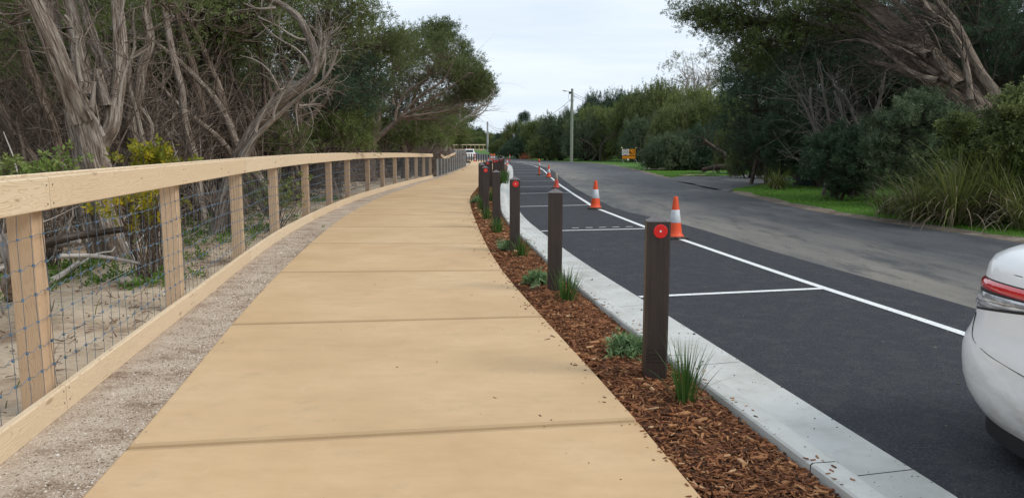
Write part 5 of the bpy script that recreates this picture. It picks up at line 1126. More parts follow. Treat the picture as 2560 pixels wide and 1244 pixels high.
# bigger fallen pieces one can tell apart
def log(pts, r0, r1, label, m='bark_pale', tint=.2):
    q = Q(); p = refine(pts, .12, .03); base = p[0].copy(); q.tube(p - base, np.linspace(r0, r1, len(p)), 10, ridge=.35, cap=True, tint=tint, seed=rnd.uniform(0, 9)); o = q.build('fallen_log', M[m]); o.location = base
    tag(o, label, 'log', 'fallen wood on the sand behind the fence')
log([W(112, 610, 8.6), W(170, 596, 8.7), W(240, 585, 8.8), W(326, 572, 9.0)], .055, .035, 'dark brown fallen log lying level behind the first fence bay', 'bark_dark', .1)
log([P(30, 740), W(34, 660, 5.2) * [1, 1, 1], W(5, 600, 5.5)], .07, .05, 'broken grey stump piece behind the nearest fence post', 'bark_pale')
log([P(112, 720) + [0, 0, .05], P(160, 700) + [0, 0, .05], P(200, 680) + [0, 0, .1]], .035, .03, 'short pale broken branch end on the sand next to the nearest post', 'dead_wood', .5)
log([W(150, 640, 8.0), W(230, 632, 8.2), W(310, 650, 8.4), W(360, 660, 8.6)], .028, .015, 'long thin grey branch lying in front of the thickest trunk', 'dead_wood', .6)
log([P(0, 690) + [0, 0, .1], P(60, 668) + [0, 0, .08], P(140, 655) + [0, 0, .2], W(200, 600, 8.2)], .04, .02, 'grey branch slanting up from the sand at the left edge', 'bark_pale', .4)
q = Q(); q.lathe([(0, -.03), (.16, -.02), (.21, .03), (.17, .08), (.08, .11), (0, .115)], 14, sx=1.0, sy=.7); o = q.build('rock', M['rock']); o.scale = (.72, .72, .6); o.location = P(322, 706); tag(o, 'flat sandy coloured rock on the ground seen through the fence wire', 'rock')

# ------------------------------------------------------------ low plants on the left
def herb(name, label, cat, centre, n_, r, size, leaf, bank, group=None, h=.15):
    T = empty(name, centre, 0, label, cat, group); q = Q(); d = unit(rng.normal(0, 1, (n_, 3)) * [1, 1, .6] + [0, 0, .7]); p_ = rng.normal(0, r * .4, (n_, 3)) * [1, 1, 0] + np.stack([np.zeros(n_), np.zeros(n_), rng.uniform(0, h, n_)], -1)
    sprigs(q, p_, d, size * rng.uniform(.6, 1.2, n_), rng.uniform(.1, .9, n_), bank); q.build('leaves', M[leaf], T)
    q = Q(); pa = np.stack([np.zeros((n_, 3)) - [0, 0, .03], p_ * .5, p_ + d * size * .2], 1); bulk_tubes(q, pa, np.full(n_, .004), np.full(n_, .002)); q.build('stems', M['twig_brown'], T); return T
def yellow_bush(label, px, py, Y, r, n_, leaf='leaf_yellow'):
    n_ = int(n_ * .5)
    c = W(px, py, Y); base = np.array([c[0], Y, float(g(Y)) - .05]); T = empty('yellow_leaved_shrub', base, 0, label, 'shrub', 'yellow leaved shrubs under the trees'); q = Q()
    cc = c - base; d = unit(rng.normal(0, 1, (n_, 3)) + [0, 0, .4]); p_ = cc + rng.normal(0, 1, (n_, 3)) * np.array([r, r, r * .7]) * .55
    sprigs(q, p_, d, rng.uniform(.10, .20, n_), rng.beta(1.3, 1.3, n_), 'broad'); q.build('leaves', M[leaf], T)
    q = Q(); k = 26; tips = p_[rng.integers(0, n_, k)]; t = np.linspace(0, 1, 6)[None, :, None]; pa = rng.normal(0, .05, (k, 1, 3)) * [1, 1, 0] + tips[:, None] * t + rng.normal(0, .025, (k, 6, 3)); bulk_tubes(q, pa, np.full(k, .008), np.full(k, .003), sides=4); q.build('stems', M['bark_mid'], T)
yellow_bush('yellow and green leaved shrub poking up above the rail at the second post', 378, 412, 9.0, .27, 240)
yellow_bush('bright yellow leaved spray hanging below the rail behind the wire', 350, 510, 8.6, .36, 170)
yellow_bush('green shrub tips showing over the rail near the left edge', 105, 432, 9.4, .32, 150, 'leaf_bright')
yellow_bush('small yellow green shrub tips at the far left edge above the rail', 5, 430, 9.0, .22, 80, 'leaf_yellowgreen')
yellow_bush('low yellow green shrub behind the fourth fence bay', 690, 480, 14, .5, 200, 'leaf_yellowgreen')
n_ = 5200; yy = rng.uniform(5.0, 24, n_); u = rng.random(n_); xx = fxv(yy) - .5 - 5.5 * u; m_ = vnoise(xx, yy, .9, 21) + .35 * (u > .22) + .012 * yy > .36; xx, yy = xx[m_], yy[m_]
q = Q(); sprigs(q, np.stack([xx, yy, sandz(xx, yy, np.full(len(xx), 1.5))], -1), rng.normal(0, .5, (len(xx), 3)) + [0, 0, 1], rng.uniform(.08, .17, len(xx)), rng.uniform(.1, .9, len(xx)), 'mid')
for wx_, wy_, k_, r_ in [(150, 690, 40, .35), (215, 668, 60, .45), (300, 690, 50, .4), (375, 712, 30, .25), (435, 690, 30, .3), (500, 600, 60, .7), (555, 578, 70, .9), (620, 572, 60, .9), (690, 545, 60, 1.0), (470, 640, 14, .3)]:
    c_ = P(wx_, wy_); c_[0] = min(c_[0], fx_at(c_[1]) - .35 - r_ * .9); p_ = c_ + rng.normal(0, r_ * .5, (k_, 3)) * [1, 1, 0]; p_[:, 2] = sandz(p_[:, 0], p_[:, 1], np.full(k_, 1.5)); sprigs(q, p_, rng.normal(0, .6, (k_, 3)) + [0, 0, 1], rng.uniform(.07, .16, k_), rng.uniform(.3, 1, k_), 'broad')
o = q.build('ground_weeds', M['weed']); o['kind'] = 'stuff'
n_ = 900; yy = rng.uniform(4, 20, n_); xx = fxv(yy) - .3 - 5 * rng.random(n_) ** .8; q = Q()
ribbons(q, np.stack([xx, yy, g(yy) - .04], -1), rng.uniform(0, 6.28, n_), rng.uniform(.08, .28, n_), rng.uniform(.004, .008, n_), rng.uniform(.1, .8, n_), rng.uniform(.2, 1.2, n_), 4, rng.uniform(.1, .9, n_))
q.build('grass_wisps', M['strap_leaf'])['kind'] = 'stuff'

# ------------------------------------------------------------ plants in the mulch
def tuft(label, px, py, y, n_, hh, spread=.07, leaf='lomandra', wd_=.007, grp='grass tufts planted in the mulch', lay=0):
    zc_ = y * math.cos(PITCH) + 1.5 * math.sin(PITCH); x = (px - 1280) / FPX * zc_; b = np.array([x, y, float(g(y)) - .012]); T = empty('grass_tuft', b, 0, label, 'grass tuft', grp)
    q = Q(); az = rng.uniform(0, 6.28, n_); rr_ = rng.uniform(0, spread * .5, n_); base = np.stack([np.cos(az) * rr_, np.sin(az) * rr_, np.zeros(n_)], -1)
    ln_ = hh * rng.uniform(.55, 1.12, n_); lean = np.abs(rng.normal(.12, .17, n_)); dp = np.abs(rng.normal(.15, .3, n_)); 
    ribbons(q, base, az, ln_, wd_ * rng.uniform(.7, 1.3, n_), lean, dp, 6, rng.uniform(.1, .95, n_))
    if lay: k = lay; ribbons(q, np.zeros((k, 3)) + [0, 0, .02], rng.uniform(-.6, .6, k), np.full(k, hh * .95), np.full(k, wd_), rng.uniform(1.0, 1.4, k), rng.uniform(.2, .5, k), 6, rng.uniform(.3, .9, k))
    q.build('blades', M[leaf], T)
tuft('largest green grass tuft at the foot of the nearest bollard', 1712, 1015, 4.42, 85, .40, .13, lay=3)
tuft('green grass tuft in front of the second bollard', 1416, 752, 7.45, 85, .36, .22, lay=1, wd_=.009)
tuft('spreading grass tuft in front of the third bollard', 1302, 636, 10.55, 70, .30, .26, wd_=.010, lay=4)
tuft('grass tuft in front of the fourth bollard', 1243, 578, 13.4, 80, .32, .22, wd_=.012)
tuft('upright grass tuft in front of the fifth bollard', 1215, 542, 15.9, 80, .33, .2, wd_=.014)
tuft('dark grass tuft at the path edge before the sixth bollard', 1204, 510, 18.4, 70, .36, .2, wd_=.014)
tuft('grass tuft behind the fifth bollard between two posts', 1230, 500, 21.5, 90, .42, .3, wd_=.016)
for px, y, n9 in ((1256, 34, 'nearest'), (1258, 38, 'middle'), (1260, 43, 'farthest')): tuft(n9 + ' of three tall grass clumps near the kerb among the far bollards', px, 0, y, 110, .55, .6, wd_=.02)
tuft('dry wispy tuft leaning over the path edge by the near bollard group', 1196, 0, 21.6, 40, .3, .2, 'strap_leaf', .012)
def ghrb(label, px, py, y, r, n_, size):
    zc_ = y * math.cos(PITCH) + 1.5 * math.sin(PITCH); herb('grey_green_plant', label, 'plant', np.array([(px - 1280) / FPX * zc_, y, float(g(y)) - .015]), n_, r, size, 'herb_grey', 'rosette', 'small grey green plants in the mulch', .10)
ghrb('silvery green bushy plant in the mulch left of the nearest bollard', 1566, 888, 5.45, .13, 95, .075)
ghrb('low green leafy plant left of the second bollard', 1345, 708, 8.35, .13, 70, .08)
ghrb('small silvery plant at the left foot of the third bollard', 1268, 620, 11.1, .10, 45, .085)
ghrb('small silvery plant at the path edge beside the sixth bollard', 1195, 488, 20.8, .18, 50, .11)

# ------------------------------------------------------------ right side: the great leaning tree
GR_ = 'dark trees along the right side of the road'
YR = 21.0
T = Tree('leaning_tree', 'huge shaggy-barked tree leaning left over the road at the right edge', 'tree', gr(2490, YR), GR_, 'bark_mid'); b0 = gr(2490, YR)
def z2(lst): return [(1720 + x / 2.074, y / 2.074) for x, y in lst]
def lean(lst, r0, r1, n_=14, Y0=YR, dY=2.5, ridge=.45, tint=0., wig=.03, first=False, keep=True):
    p = px3(z2(lst), Y0, dY); p = ([b0 + rng.normal(0, .12, 3)] if first else []) + p; return T.stem(p, r0, r1, n_, ridge, wig, .16, tint, keep)
lean([(1570, 700), (1480, 545), (1380, 410), (1250, 285), (1150, 185), (1000, 70), (900, 0), (780, -80)], .48, .12, 40, first=True, dY=3)
lean([(1540, 690), (1470, 600), (1380, 500), (1260, 430), (1130, 370), (1020, 340), (925, 315)], .31, .06, 28, first=True, dY=1.5)
lean([(1530, 640), (1420, 500), (1330, 440), (1190, 330), (1060, 270), (930, 180), (800, 150), (640, 130)], .27, .06, 28, dY=4)
lean([(1600, 680), (1590, 520), (1480, 350), (1420, 210), (1330, 95), (1200, 20), (1080, -40)], .27, .09, 28, first=True, dY=2, tint=.15)
lean([(1460, 520), (1440, 380), (1432, 260), (1370, 150), (1290, 80), (1220, 10), (1180, -80)], .10, .05, 12, dY=.5, tint=.5)
lean([(1620, 640), (1600, 500), (1500, 370), (1450, 260), (1400, 130), (1300, 20), (1250, -80)], .15, .06, 14, dY=.8, tint=.4)
lean([(1400, 440), (1300, 330), (1240, 200), (1170, 100), (1080, 20), (1000, -60)], .13, .05, 12, dY=2)
lean([(1370, 420), (1300, 390), (1180, 310), (1080, 220), (990, 150), (880, 100), (700, 60)], .11, .04, 12, dY=4)
lean([(1300, 420), (1180, 400), (1080, 330), (1000, 240), (900, 200), (760, 220)], .10, .03, 10, dY=3)
lean([(1250, 290), (1150, 240), (1040, 200), (900, 90), (760, 20), (620, -30)], .10, .03, 10, dY=5)
for l_ in [[(1370, 150), (1300, 130), (1230, 75), (1200, 80)], [(1230, 110), (1290, 200), (1320, 290)], [(1290, 80), (1360, 130), (1390, 170)], [(1410, 300), (1380, 260), (1340, 240)], [(1290, 0), (1310, 60), (1380, 100), (1400, 150)], [(1220, 20), (1235, 60), (1215, 30)], [(1180, 290), (1100, 240), (1060, 230)], [(1360, 560), (1330, 500), (1300, 470)]]: lean(l_, .022, .008, 6, YR - .5, .2, .1, .9, .03)
T.twigs(230, (.006, .018), (.8, 3.0), .18, .3, bias=(-.9, .3, .10), tint=0., up=.1); T.twigs(60, (.005, .010), (.4, 1.4), .35, .1, bias=(-.5, -.3, .1), tint=.8)
rb = [(1760, 20, 5, 1.0), (1745, 60, 5, .55), (1820, 10, 5, 1.2), (1800, 70, 5, .8), (1850, 90, 5, .9), (1900, 30, 4, 1.2), (1930, 100, 4, .9), (1980, 20, 4, 1.2), (2010, 90, 4, .8), (2060, 20, 3, 1.1), (2100, 70, 3.5, .8), (2150, 0, 3, 1.1), (1880, -40, 5, 1.3), (2050, -50, 4, 1.4), (2250, -40, 2, 1.2), (1870, 150, 5.5, .8), (1960, 160, 5, .8), (2380, -60, 2, 1.3), (2480, -40, 1, 1.3)]
T.crown([(W(x, y, YR + dy), r) for x, y, dy, r in rb], 30, 13, .24, 'fine', wind=(-.3, 0, .1), tint=(.1, .7), limb_r=.06); T.done('leaf_green', bb='bark_dark')
def rtree(label, bx, Y, stems, blobs, leaf, kw={}, rs=1., tw=60, bk='bark_dark', name='dark_tree', r_=.09):
    T = Tree(name, label, 'tree', gr(bx, Y), GR_, bk); b0 = gr(bx, Y)
    for st_ in stems: T.stem([b0 + rng.normal(0, .2, 3) * [1, 1, 0]] + px3(st_, Y), r_, .035, 10, .25, .06, .25, .1)
    if tw: T.twigs(tw, (.006, .018), (.6, 2.6), .3, .2)
    T.crown([(W(x, y, Y + dy), r * rs) for x, y, dy, r in blobs], **{**dict(nclump=26, nspr=12, size=.28, tint=(.1, .75)), **kw}); return T.done(leaf)
rtree('dense black green tree whose crown edge meets the sky left of the leaning tree', 1905, 34, [[(1900, 380), (1890, 280), (1880, 180)], [(1915, 380), (1950, 280), (1990, 200)]],
      [(1850, 120, 0, 1.3), (1880, 60, 1, 1.3), (1850, 190, 0, .9), (1900, 170, 0, 1.3), (1860, 240, 1, .9), (1900, 270, 0, 1.2), (1950, 220, 0, 1.3), (1960, 120, 1, 1.3), (1850, 310, 1, .9), (1900, 340, 0, 1.1), (1960, 310, 1, 1.1), (1850, 380, 1, .8), (1900, 410, 0, 1.0), (2000, 60, 2, 1.4)], 'leaf_dark', {}, rs=1.16)
rtree('slim pale double trunk standing in the dark gap between the shrubs', 2080, 24, [[(2058, 400), (2040, 340), (2030, 290), (2005, 232)], [(2074, 333), (2070, 290), (2067, 240), (2060, 190)], [(2050, 345), (2040, 300), (2035, 260), (2036, 220)]],
      [(2000, 180, 1, .9), (2060, 150, 1, 1.0), (2110, 190, 1.5, .8)], 'leaf_dark', bk='bark_smooth', tw=70, r_=.07)
rtree('v-shaped pale trunk forking low behind the shrubs, under the leaning tree', 2162, 23.5, [[(2159, 338), (2135, 280), (2106, 227), (2078, 212)], [(2170, 338), (2188, 275), (2202, 230), (2210, 180)], [(2150, 335), (2120, 310), (2095, 265), (2085, 225)], [(2134, 342), (2110, 300), (2098, 240)]],
      [(2100, 170, 1, .9), (2180, 140, 1, 1.0), (2230, 190, 2, .9)], 'leaf_dark', bk='bark_smooth', tw=80, r_=.08)
rtree('bluish dark tree mass filling the upper right corner behind the leaning trunk', 2480, 27, [[(2480, 300), (2470, 180), (2440, 60)], [(2500, 300), (2530, 150)]],
      [(2480, 60, 0, 1.5), (2540, 120, 0, 1.5), (2430, 130, 1, 1.3), (2500, 200, 0, 1.4), (2560, 220, 0, 1.4), (2440, 10, 2, 1.4), (2550, 20, 1, 1.5), (2380, 60, 2, 1.2), (2340, 20, 2, 1.2), (2560, 300, -1, 1.1)], 'leaf_dark', dict(bank='needle', size=.34, tint=(.3, 1)))
# shrubs
def shrub(label, bx, Y, blobs, leaf, kw={}, name='shrub', grp='roadside shrubs on the right', rs=1., cat='shrub'):
    T = Tree(name, label, cat, gr(bx, Y), grp, 'bark_dark'); b0 = gr(bx, Y)
    for k in range(4): T.stem([b0, b0 + np.array([rnd.uniform(-.4, .4), rnd.uniform(-.3, .3), .5]), W(blobs[k % len(blobs)][0], blobs[k % len(blobs)][1], Y)], .035, .012, 6, .1, .05, .2)
    T.crown([(W(x, y, Y + dy), r * rs) for x, y, dy, r in blobs], **{**dict(nclump=30, nspr=12, size=.24, lo=-.6, tint=(.0, 1.), limb_r=.02, shell=(.5, 1.25), up=.8, spread=.16), **kw}); return T.done(leaf, 'foliage')
shrub('dark rounded shrub standing left of the largest roadside shrub behind the grass', 2105, 22, [(2085, 395, 0, .5), (2130, 380, 0, .55), (2060, 430, 0, .42), (2110, 440, 0, .5), (2160, 430, 0, .5), (2165, 375, .3, .45), (2100, 350, .4, .35), (2060, 375, .3, .35), (2120, 475, -.1, .4)], 'leaf_dark', dict(tint=(.3, 1)), rs=1.18)
shrub('largest blue green roadside shrub in front of the leaning trunk', 2290, 19.6, [(2240, 330, 0, .5), (2300, 300, 0, .5), (2350, 320, 0, .45), (2215, 390, 0, .45), (2270, 380, 0, .5), (2330, 380, 0, .5), (2390, 350, 0, .45), (2240, 440, 0, .45), (2300, 270, .2, .35), (2380, 310, .2, .35), (2200, 340, .3, .4), (2300, 440, .2, .5), (2410, 400, .2, .45)], 'leaf_bluegreen', {}, rs=1.14)
shrub('narrow dark shrub at the left of the wheelie bin', 1960, 30, [(1940, 340, 0, .6), (1970, 380, 0, .5), (1945, 395, 0, .4), (1968, 430, 0, .35), (1980, 330, .3, .5), (1930, 340, .8, .5)], 'leaf_dark', dict(bank='mid', tint=(.2, .9)), rs=1.36)
shrub('bright green shrub cut by the right edge of the picture', 2545, 15, [(2540, 320, 0, .45), (2570, 280, 0, .45), (2520, 360, 0, .35), (2580, 370, 0, .5), (2540, 420, .2, .4)], 'leaf_olive', dict(bank='mid'))
shrub('small leafy plant under the great leaning trunk', 2430, 16.4, [(2400, 330, 0, .22), (2440, 350, 0, .28), (2460, 390, 0, .25), (2410, 380, 0, .25)], 'leaf_green', dict(nclump=14, bank='mid'))
# strappy tussocks
def tussock(label, px, Y, n_, h, w_, dead=.25, rot=0, spread=.35):
    b = gr(px, Y) + [0, 0, .1]; T = empty('strappy_tussock', b, 0, label, 'tussock', 'strappy tussocks on the right verge')
    for key, k in (('strap_leaf', int(n_ * (1 - dead))), ('strap_dead', int(n_ * dead))):
        q = Q(); az = rng.uniform(0, 6.28, k); rr_ = rng.uniform(0, spread, k); dd_ = key == 'strap_dead'
        ribbons(q, np.stack([np.cos(az) * rr_, np.sin(az) * rr_, np.zeros(k)], -1), az, h * rng.uniform(.6, 1.2, k), w_ * rng.uniform(.6, 1.2, k), np.abs(rng.normal(.35 + .3 * dd_, .22, k)), np.abs(rng.normal(1.1 + .6 * dd_, .5, k)), 8, rng.uniform(0, 1, k)); q.build('dry_blades' if dd_ else 'green_blades', M[key], T)
tussock('left tussock with long yellow green blades drooping over the grass', 2300, 15.8, 330, 1.15, .022)
tussock('middle tussock with pale dead blades arching to the ground', 2400, 15.0, 460, 1.55, .024, .35)
tussock('tall tussock at the right edge with upright blades', 2510, 15.2, 520, 1.75, .028, .2)
tussock('rear tussock rising against the foot of the leaning trunk', 2450, 16.6, 340, 2.0, .024, .15)
tussock('tussock of drooping blades cut off by the right edge', 2590, 14.0, 300, 1.3, .024, .3)
tussock('small tussock at the left foot of the largest shrub', 2230, 16.8, 150, .8, .018, .2)
tussock('dark small tussock at the driveway corner', 1945, 28.5, 190, .95, .024, .1, spread=.25)
# back rows of big dark trees, copies of two prototypes
def dark_proto(leaf, h, r, n_=9, dens=26, size=.42, bank='fine'):
    T = Tree('dark_tree', '', 'tree', (0, 0, 0), GR_, 'bark_dark')
    tips = []
    for k in range(3): tips.append(T.stem([(rnd.uniform(-.3, .3), rnd.uniform(-.3, .3), -.2), (rnd.uniform(-.8, .8), rnd.uniform(-.8, .8), h * .4), (rnd.uniform(-1.6, 1.6), rnd.uniform(-1.6, 1.6), h * .8)], .16, .05, 9, .25, .1, .4))
    bl = [(np.array([rnd.uniform(-1, 1) * r, rnd.uniform(-1, 1) * r, h * (.22 + .70 * k / n_)]), r * rnd.uniform(.42, .62)) for k in range(n_)]
    T.crown(bl, nclump=dens, nspr=12, size=size, world=False, lo=-.5, bank=bank, tint=(.1, .9)); T.done(leaf); return T.root
dp = [dark_proto('leaf_dark', 8, 2.6), dark_proto('leaf_dark', 7, 2.4, 8), dark_proto('leaf_green', 7, 2.3, 8)]
index_kids(); sn = set()
for k, (px, Y, s_, rz) in enumerate([(2060, 31, 1.0, 0), (2180, 30, 1.05, 1), (2300, 31, 1.1, 2), (2420, 32, 1.1, 3), (2540, 31, 1.1, 4), (2700, 28, 1.0, 5), (2000, 38, 1.05, 1.5), (2120, 40, 1.2, 2.5), (2250, 42, 1.2, .5), (2400, 42, 1.3, 3.5), (2560, 42, 1.3, 2), (1930, 44, .95, 4.5), (2700, 34, 1.2, 1), (3000, 20, 1.0, 3), (3100, 26, 1.1, 2), (3400, 22, 1.0, 5), (3700, 18, 1.1, 1), (3900, 24, 1.2, 4), (4300, 18, 1.1, 0), (5200, 13, 1.0, 2), (2900, 38, 1.3, 1), (3300, 36, 1.3, 3)]):
    i_ = k % 2 if Y < 35 else (k % 3); o = dp[i_] if i_ not in sn else copy_tree(dp[i_]); sn.add(i_)
    o.location = (((px - 1280) / FPX) * Y, Y, float(g(Y)) - .15); o.scale = (s_,) * 3; o.rotation_euler = (0, 0, rz)
    tag(o, 'large dark tree in the shaded rows behind the leaning tree', 'tree', GR_)

# ------------------------------------------------------------ hedge of coastal bushes along the far side of the road
GH = 'rounded coastal bushes lining the right side of the road'
def dome(leaf, n_=16, dens=38, size=.18, bank='fine', up=.4, tint=(.05, .95), seed_lo=.10):
    T = Tree('coastal_bush', '', 'bush', (0, 0, 0), GH, 'bark_dark')
    for k in range(5):
        a_ = rnd.uniform(0, 6.28); T.stem([(0, 0, -.1), (math.cos(a_) * .25, math.sin(a_) * .25, .25), (math.cos(a_) * .6, math.sin(a_) * .6, .6)], .045, .015, 7, .25, .05, .12)
    bl = []
    for k in range(n_):
        a_ = k * 2.4; e = .12 + .85 * (k / n_); rr_ = math.sqrt(max(0, 1 - e * e)) * .72; bl.append((np.array([math.cos(a_) * rr_, math.sin(a_) * rr_, e * .78 + seed_lo]), rnd.uniform(.26, .40)))
    T.crown(bl, nclump=dens, nspr=12, size=size * .62, world=False, lo=-.6, bank=bank, up=up, tint=tint, limb_r=.02, shell=(.6, 1.05)); T.done(leaf); return T.root
hp = {'y': dome('leaf_yellowgreen'), 'g': dome('leaf_green', size=.20), 'd': dome('leaf_dark', dens=34, size=.21), 'b': dome('leaf_bluegreen', size=.2), 'o': dome('leaf_olive', size=.22, up=.9)}
index_kids(); sn = set()
def bush(key, px, ytop, Y, wpx, label, dpt=1.0, name=None, rz=None, grp=None):
    o = hp[key] if key not in sn else copy_tree(hp[key]); sn.add(key)
    zb2 = float(g(Y)) - .1; h = W(px, ytop, Y)[2] - zb2; r = wpx / 2 / FPX * Y
    o.location = ((px - 1280) / FPX * Y, Y, zb2); o.scale = (r, r * dpt, h / 1.24); o.rotation_euler = (0, 0, rnd.uniform(0, 6.28) if rz is None else rz); return tag(o, label, 'bush', grp or GH)
HB = [('o', 1238, 335, 210, 46, 'small bush farthest along the right verge by the distant pole'), ('d', 1262, 325, 185, 70, 'dark low bush left of the pale stout pole'), ('g', 1252, 345, 165, 60, 'dark green bush just right of the distant pole'),
      ('o', 1290, 297, 160, 75, 'grey olive bush rising behind the stout pale pole'), ('d', 1325, 300, 150, 90, 'dark bush in the dip of the hedge between pale pole and tall pole'), ('g', 1350, 285, 140, 110, 'tall dark green bush left of the tall power pole'), ('d', 1300, 340, 140, 100, 'low dark bush at the foot of the hedge behind the lone orange post'),
      ('b', 1400, 265, 125, 120, 'blue green bush directly behind the tall power pole'), ('d', 1440, 256, 140, 90, 'dark bush behind the tall power pole, higher than its neighbour'), ('g', 1370, 320, 125, 110, 'low green bush left of the tall pole at the road edge'),
      ('y', 1500, 250, 120, 170, 'broad yellow green flat-topped bush behind the orange sign'), ('d', 1500, 216, 140, 120, 'dark tree top rising behind the broad yellow green bush'), ('d', 1545, 212, 140, 110, 'second dark tree top behind the yellow green bush'), ('b', 1465, 275, 118, 120, 'blue green bush right of the tall power pole'),
      ('g', 1590, 212, 112, 150, 'green bush above and right of the orange sign'), ('o', 1640, 186, 106, 170, 'tall olive bush under the bare grey branches'), ('b', 1615, 275, 101, 130, 'blue green bush drooping low behind the guide post'), ('y', 1740, 195, 74, 210, 'large yellow green bush left of the dark tree'),
      ('o', 1700, 240, 68, 170, 'olive bush in front of the large yellow green one'), ('g', 1800, 215, 66, 170, 'green bush tucked against the dark tree'), ('b', 1680, 320, 62, 150, 'low blue green bush reaching the verge grass near the driveway'), ('d', 1760, 300, 62, 150, 'dark low bush behind the leaning log'), ('o', 1845, 270, 52, 120, 'olive bush at the back of the driveway'), ('g', 1870, 330, 44, 110, 'green bush behind the driveway paving')]
for key, px, yt, Y, wd_, lb in HB: bush(key, px, yt, Y, wd_, lb, 1.0)
# dark tops carried on trunks behind the hedge
for key, px, yt, Y, wd_, lb in [('d', 1466, 226, 165, 42, 'small dark tree top right of the tall pole'), ('g', 1570, 222, 130, 90, 'green tree top between the dark tops and the bare tree'), ('d', 1690, 250, 110, 200, 'dark bush mass behind the olive bush'), ('d', 1830, 200, 90, 160, 'dark bush mass behind the large yellow green bush')]: bush(key, px, yt, Y, wd_, lb)
for key, px, yt, Y, wd_ in [('g', 840, 300, 60, 170), ('o', 930, 310, 64, 150), ('g', 1000, 320, 74, 130), ('o', 1060, 325, 88, 110), ('d', 760, 280, 58, 190), ('g', 650, 270, 54, 200), ('d', 540, 260, 54, 220), ('o', 430, 262, 52, 220), ('d', 320, 262, 50, 230), ('g', 210, 262, 50, 230), ('d', 90, 262, 50, 240), ('o', -20, 262, 48, 240), ('d', 885, 335, 46, 120), ('g', 965, 345, 52, 100)]:
    bush(key, px, yt, Y, wd_, 'low bush closing the gaps at the back of the wood behind the fence', grp='bushes at the back of the wood')
T = Tree('bare_tree', 'grey half bare tree with fine twigs rising above the hedge', 'tree', gr(1745, 86), 'bare trees', 'dead_wood'); b0 = gr(1745, 86)
for k in range(9):
    tx = 1680 + k * 17; T.stem([b0, W(1745, 260, 86), W((1745 + tx) / 2, 220, 86 + rnd.uniform(-1, 1)), W(tx, rnd.uniform(150, 190) + abs(tx - 1740) * .3, 86 + rnd.uniform(-2, 2))], .13, .04, 7, .1, .3, .5)
T.twigs(330, (.014, .035), (1.2, 3.6), .35, .55, up=.7, k=6)
T.crown([(W(x, y, 86), r) for x, y, r in [(1672, 175, 1.0), (1700, 150, .9), (1745, 148, .9), (1790, 165, .9), (1812, 190, 1.1), (1770, 205, 1.5), (1720, 210, 1.4)]], 12, 4, .5, 'fine', connect=False, up=.9, tint=(.2, .9)); T.done('leaf_grey')
# leaning log trunk by the driveway
T = Tree('crooked_tree', 'short pale trunk slanting out of the hedge at the driveway', 'tree', gr(1838, 50), GH, 'bark_dark'); b0 = gr(1838, 50)
T.stem([b0, W(1826, 405, 50), W(1808, 385, 50), W(1785, 370, 50), W(1760, 350, 50)], .24, .13, 12, .35, .03); T.stem([W(1855, 424, 48), W(1825, 418, 48), W(1790, 416, 48), W(1755, 424, 48)], .22, .12, 12, .35, .05); T.twigs(30, (.015, .03), (1, 2.5)); T.done()
for px_, Y_, l_ in ((1500, 104, [(1500, 372), (1515, 350), (1540, 330)]), (1478, 106, [(1495, 385), (1478, 360), (1450, 345)]), (1640, 84, [(1640, 395), (1618, 378), (1585, 366)])):
    T = Tree('crooked_tree', {1500: 'dark forked trunk under the hedge left of the orange sign', 1478: 'thin crooked trunk under the hedge right of the tall pole', 1640: 'pale crooked limb under the hedge right of the guide post'}[px_], 'tree', gr(px_, Y_), GH, 'bark_dark'); T.stem([gr(px_, Y_ + 5)] + px3(l_, Y_ + 4), .14, .05, 8, .3, .05, .4); T.twigs(14, (.02, .04), (1, 3)); T.done()
# norfolk pines and far trees across the bend
def pine(px, Y, ytop, label):
    T = Tree('norfolk_pine', label, 'tree', gr(px, Y), 'far pines', 'bark_dark'); b0 = gr(px, Y); top_ = W(px, ytop, Y); T.stem([b0, top_], .3, .08, 6, 0, 0, 2)
    for k in range(5): c = top_ - np.array([0, 0, .3 + k * .75]); T.crown([(c, .9 + k * .25)], 26, 4, .9, 'needle', up=0, lo=-1, squash=.18, connect=False, shell=(.2, 1))
    T.done('leaf_dark')
pine(1304, 330, 285, 'tiny pine top above the hedge, left of a pair'); pine(1315, 330, 281, 'tiny pine top above the hedge, right of a pair')
for k, (key, px, yt, Y, wd_) in enumerate([('o', 1140, 322, 275, 60), ('g', 1170, 316, 290, 70), ('d', 1190, 312, 300, 60), ('o', 1210, 325, 285, 60), ('d', 1118, 330, 280, 50), ('o', 1155, 340, 262, 50), ('g', 1196, 338, 262, 60), ('y', 1226, 345, 262, 40), ('d', 1095, 326, 300, 60), ('o', 1075, 330, 300, 60), ('g', 1240, 330, 290, 60)]):
    bush(key, px, yt, Y, wd_, ('olive', 'dark', 'green')[k % 3] + ' tree in the distant row behind the far timber fence', 1)
q = Q(); n_ = 150; c0 = W(1312, 388, 135); az = rng.uniform(0, 6.28, n_); p0 = np.stack([c0[0] + rng.normal(0, .45, n_), 135 + rng.normal(0, .6, n_), np.full(n_, float(g(135)))], -1)
bulk_tubes(q, wander(p0, rng.normal(0, .5, (n_, 3)) + [.3, 0, .7], rng.uniform(.5, 1.4, n_), 5, .2), np.full(n_, .03), np.full(n_, .012)); o = q.build('brush_heap', mat('rust_brush', (.20, .062, .032), .9)); tag(o, 'rusty brown heap of cut brush on the verge near the pale pole', 'brush heap')

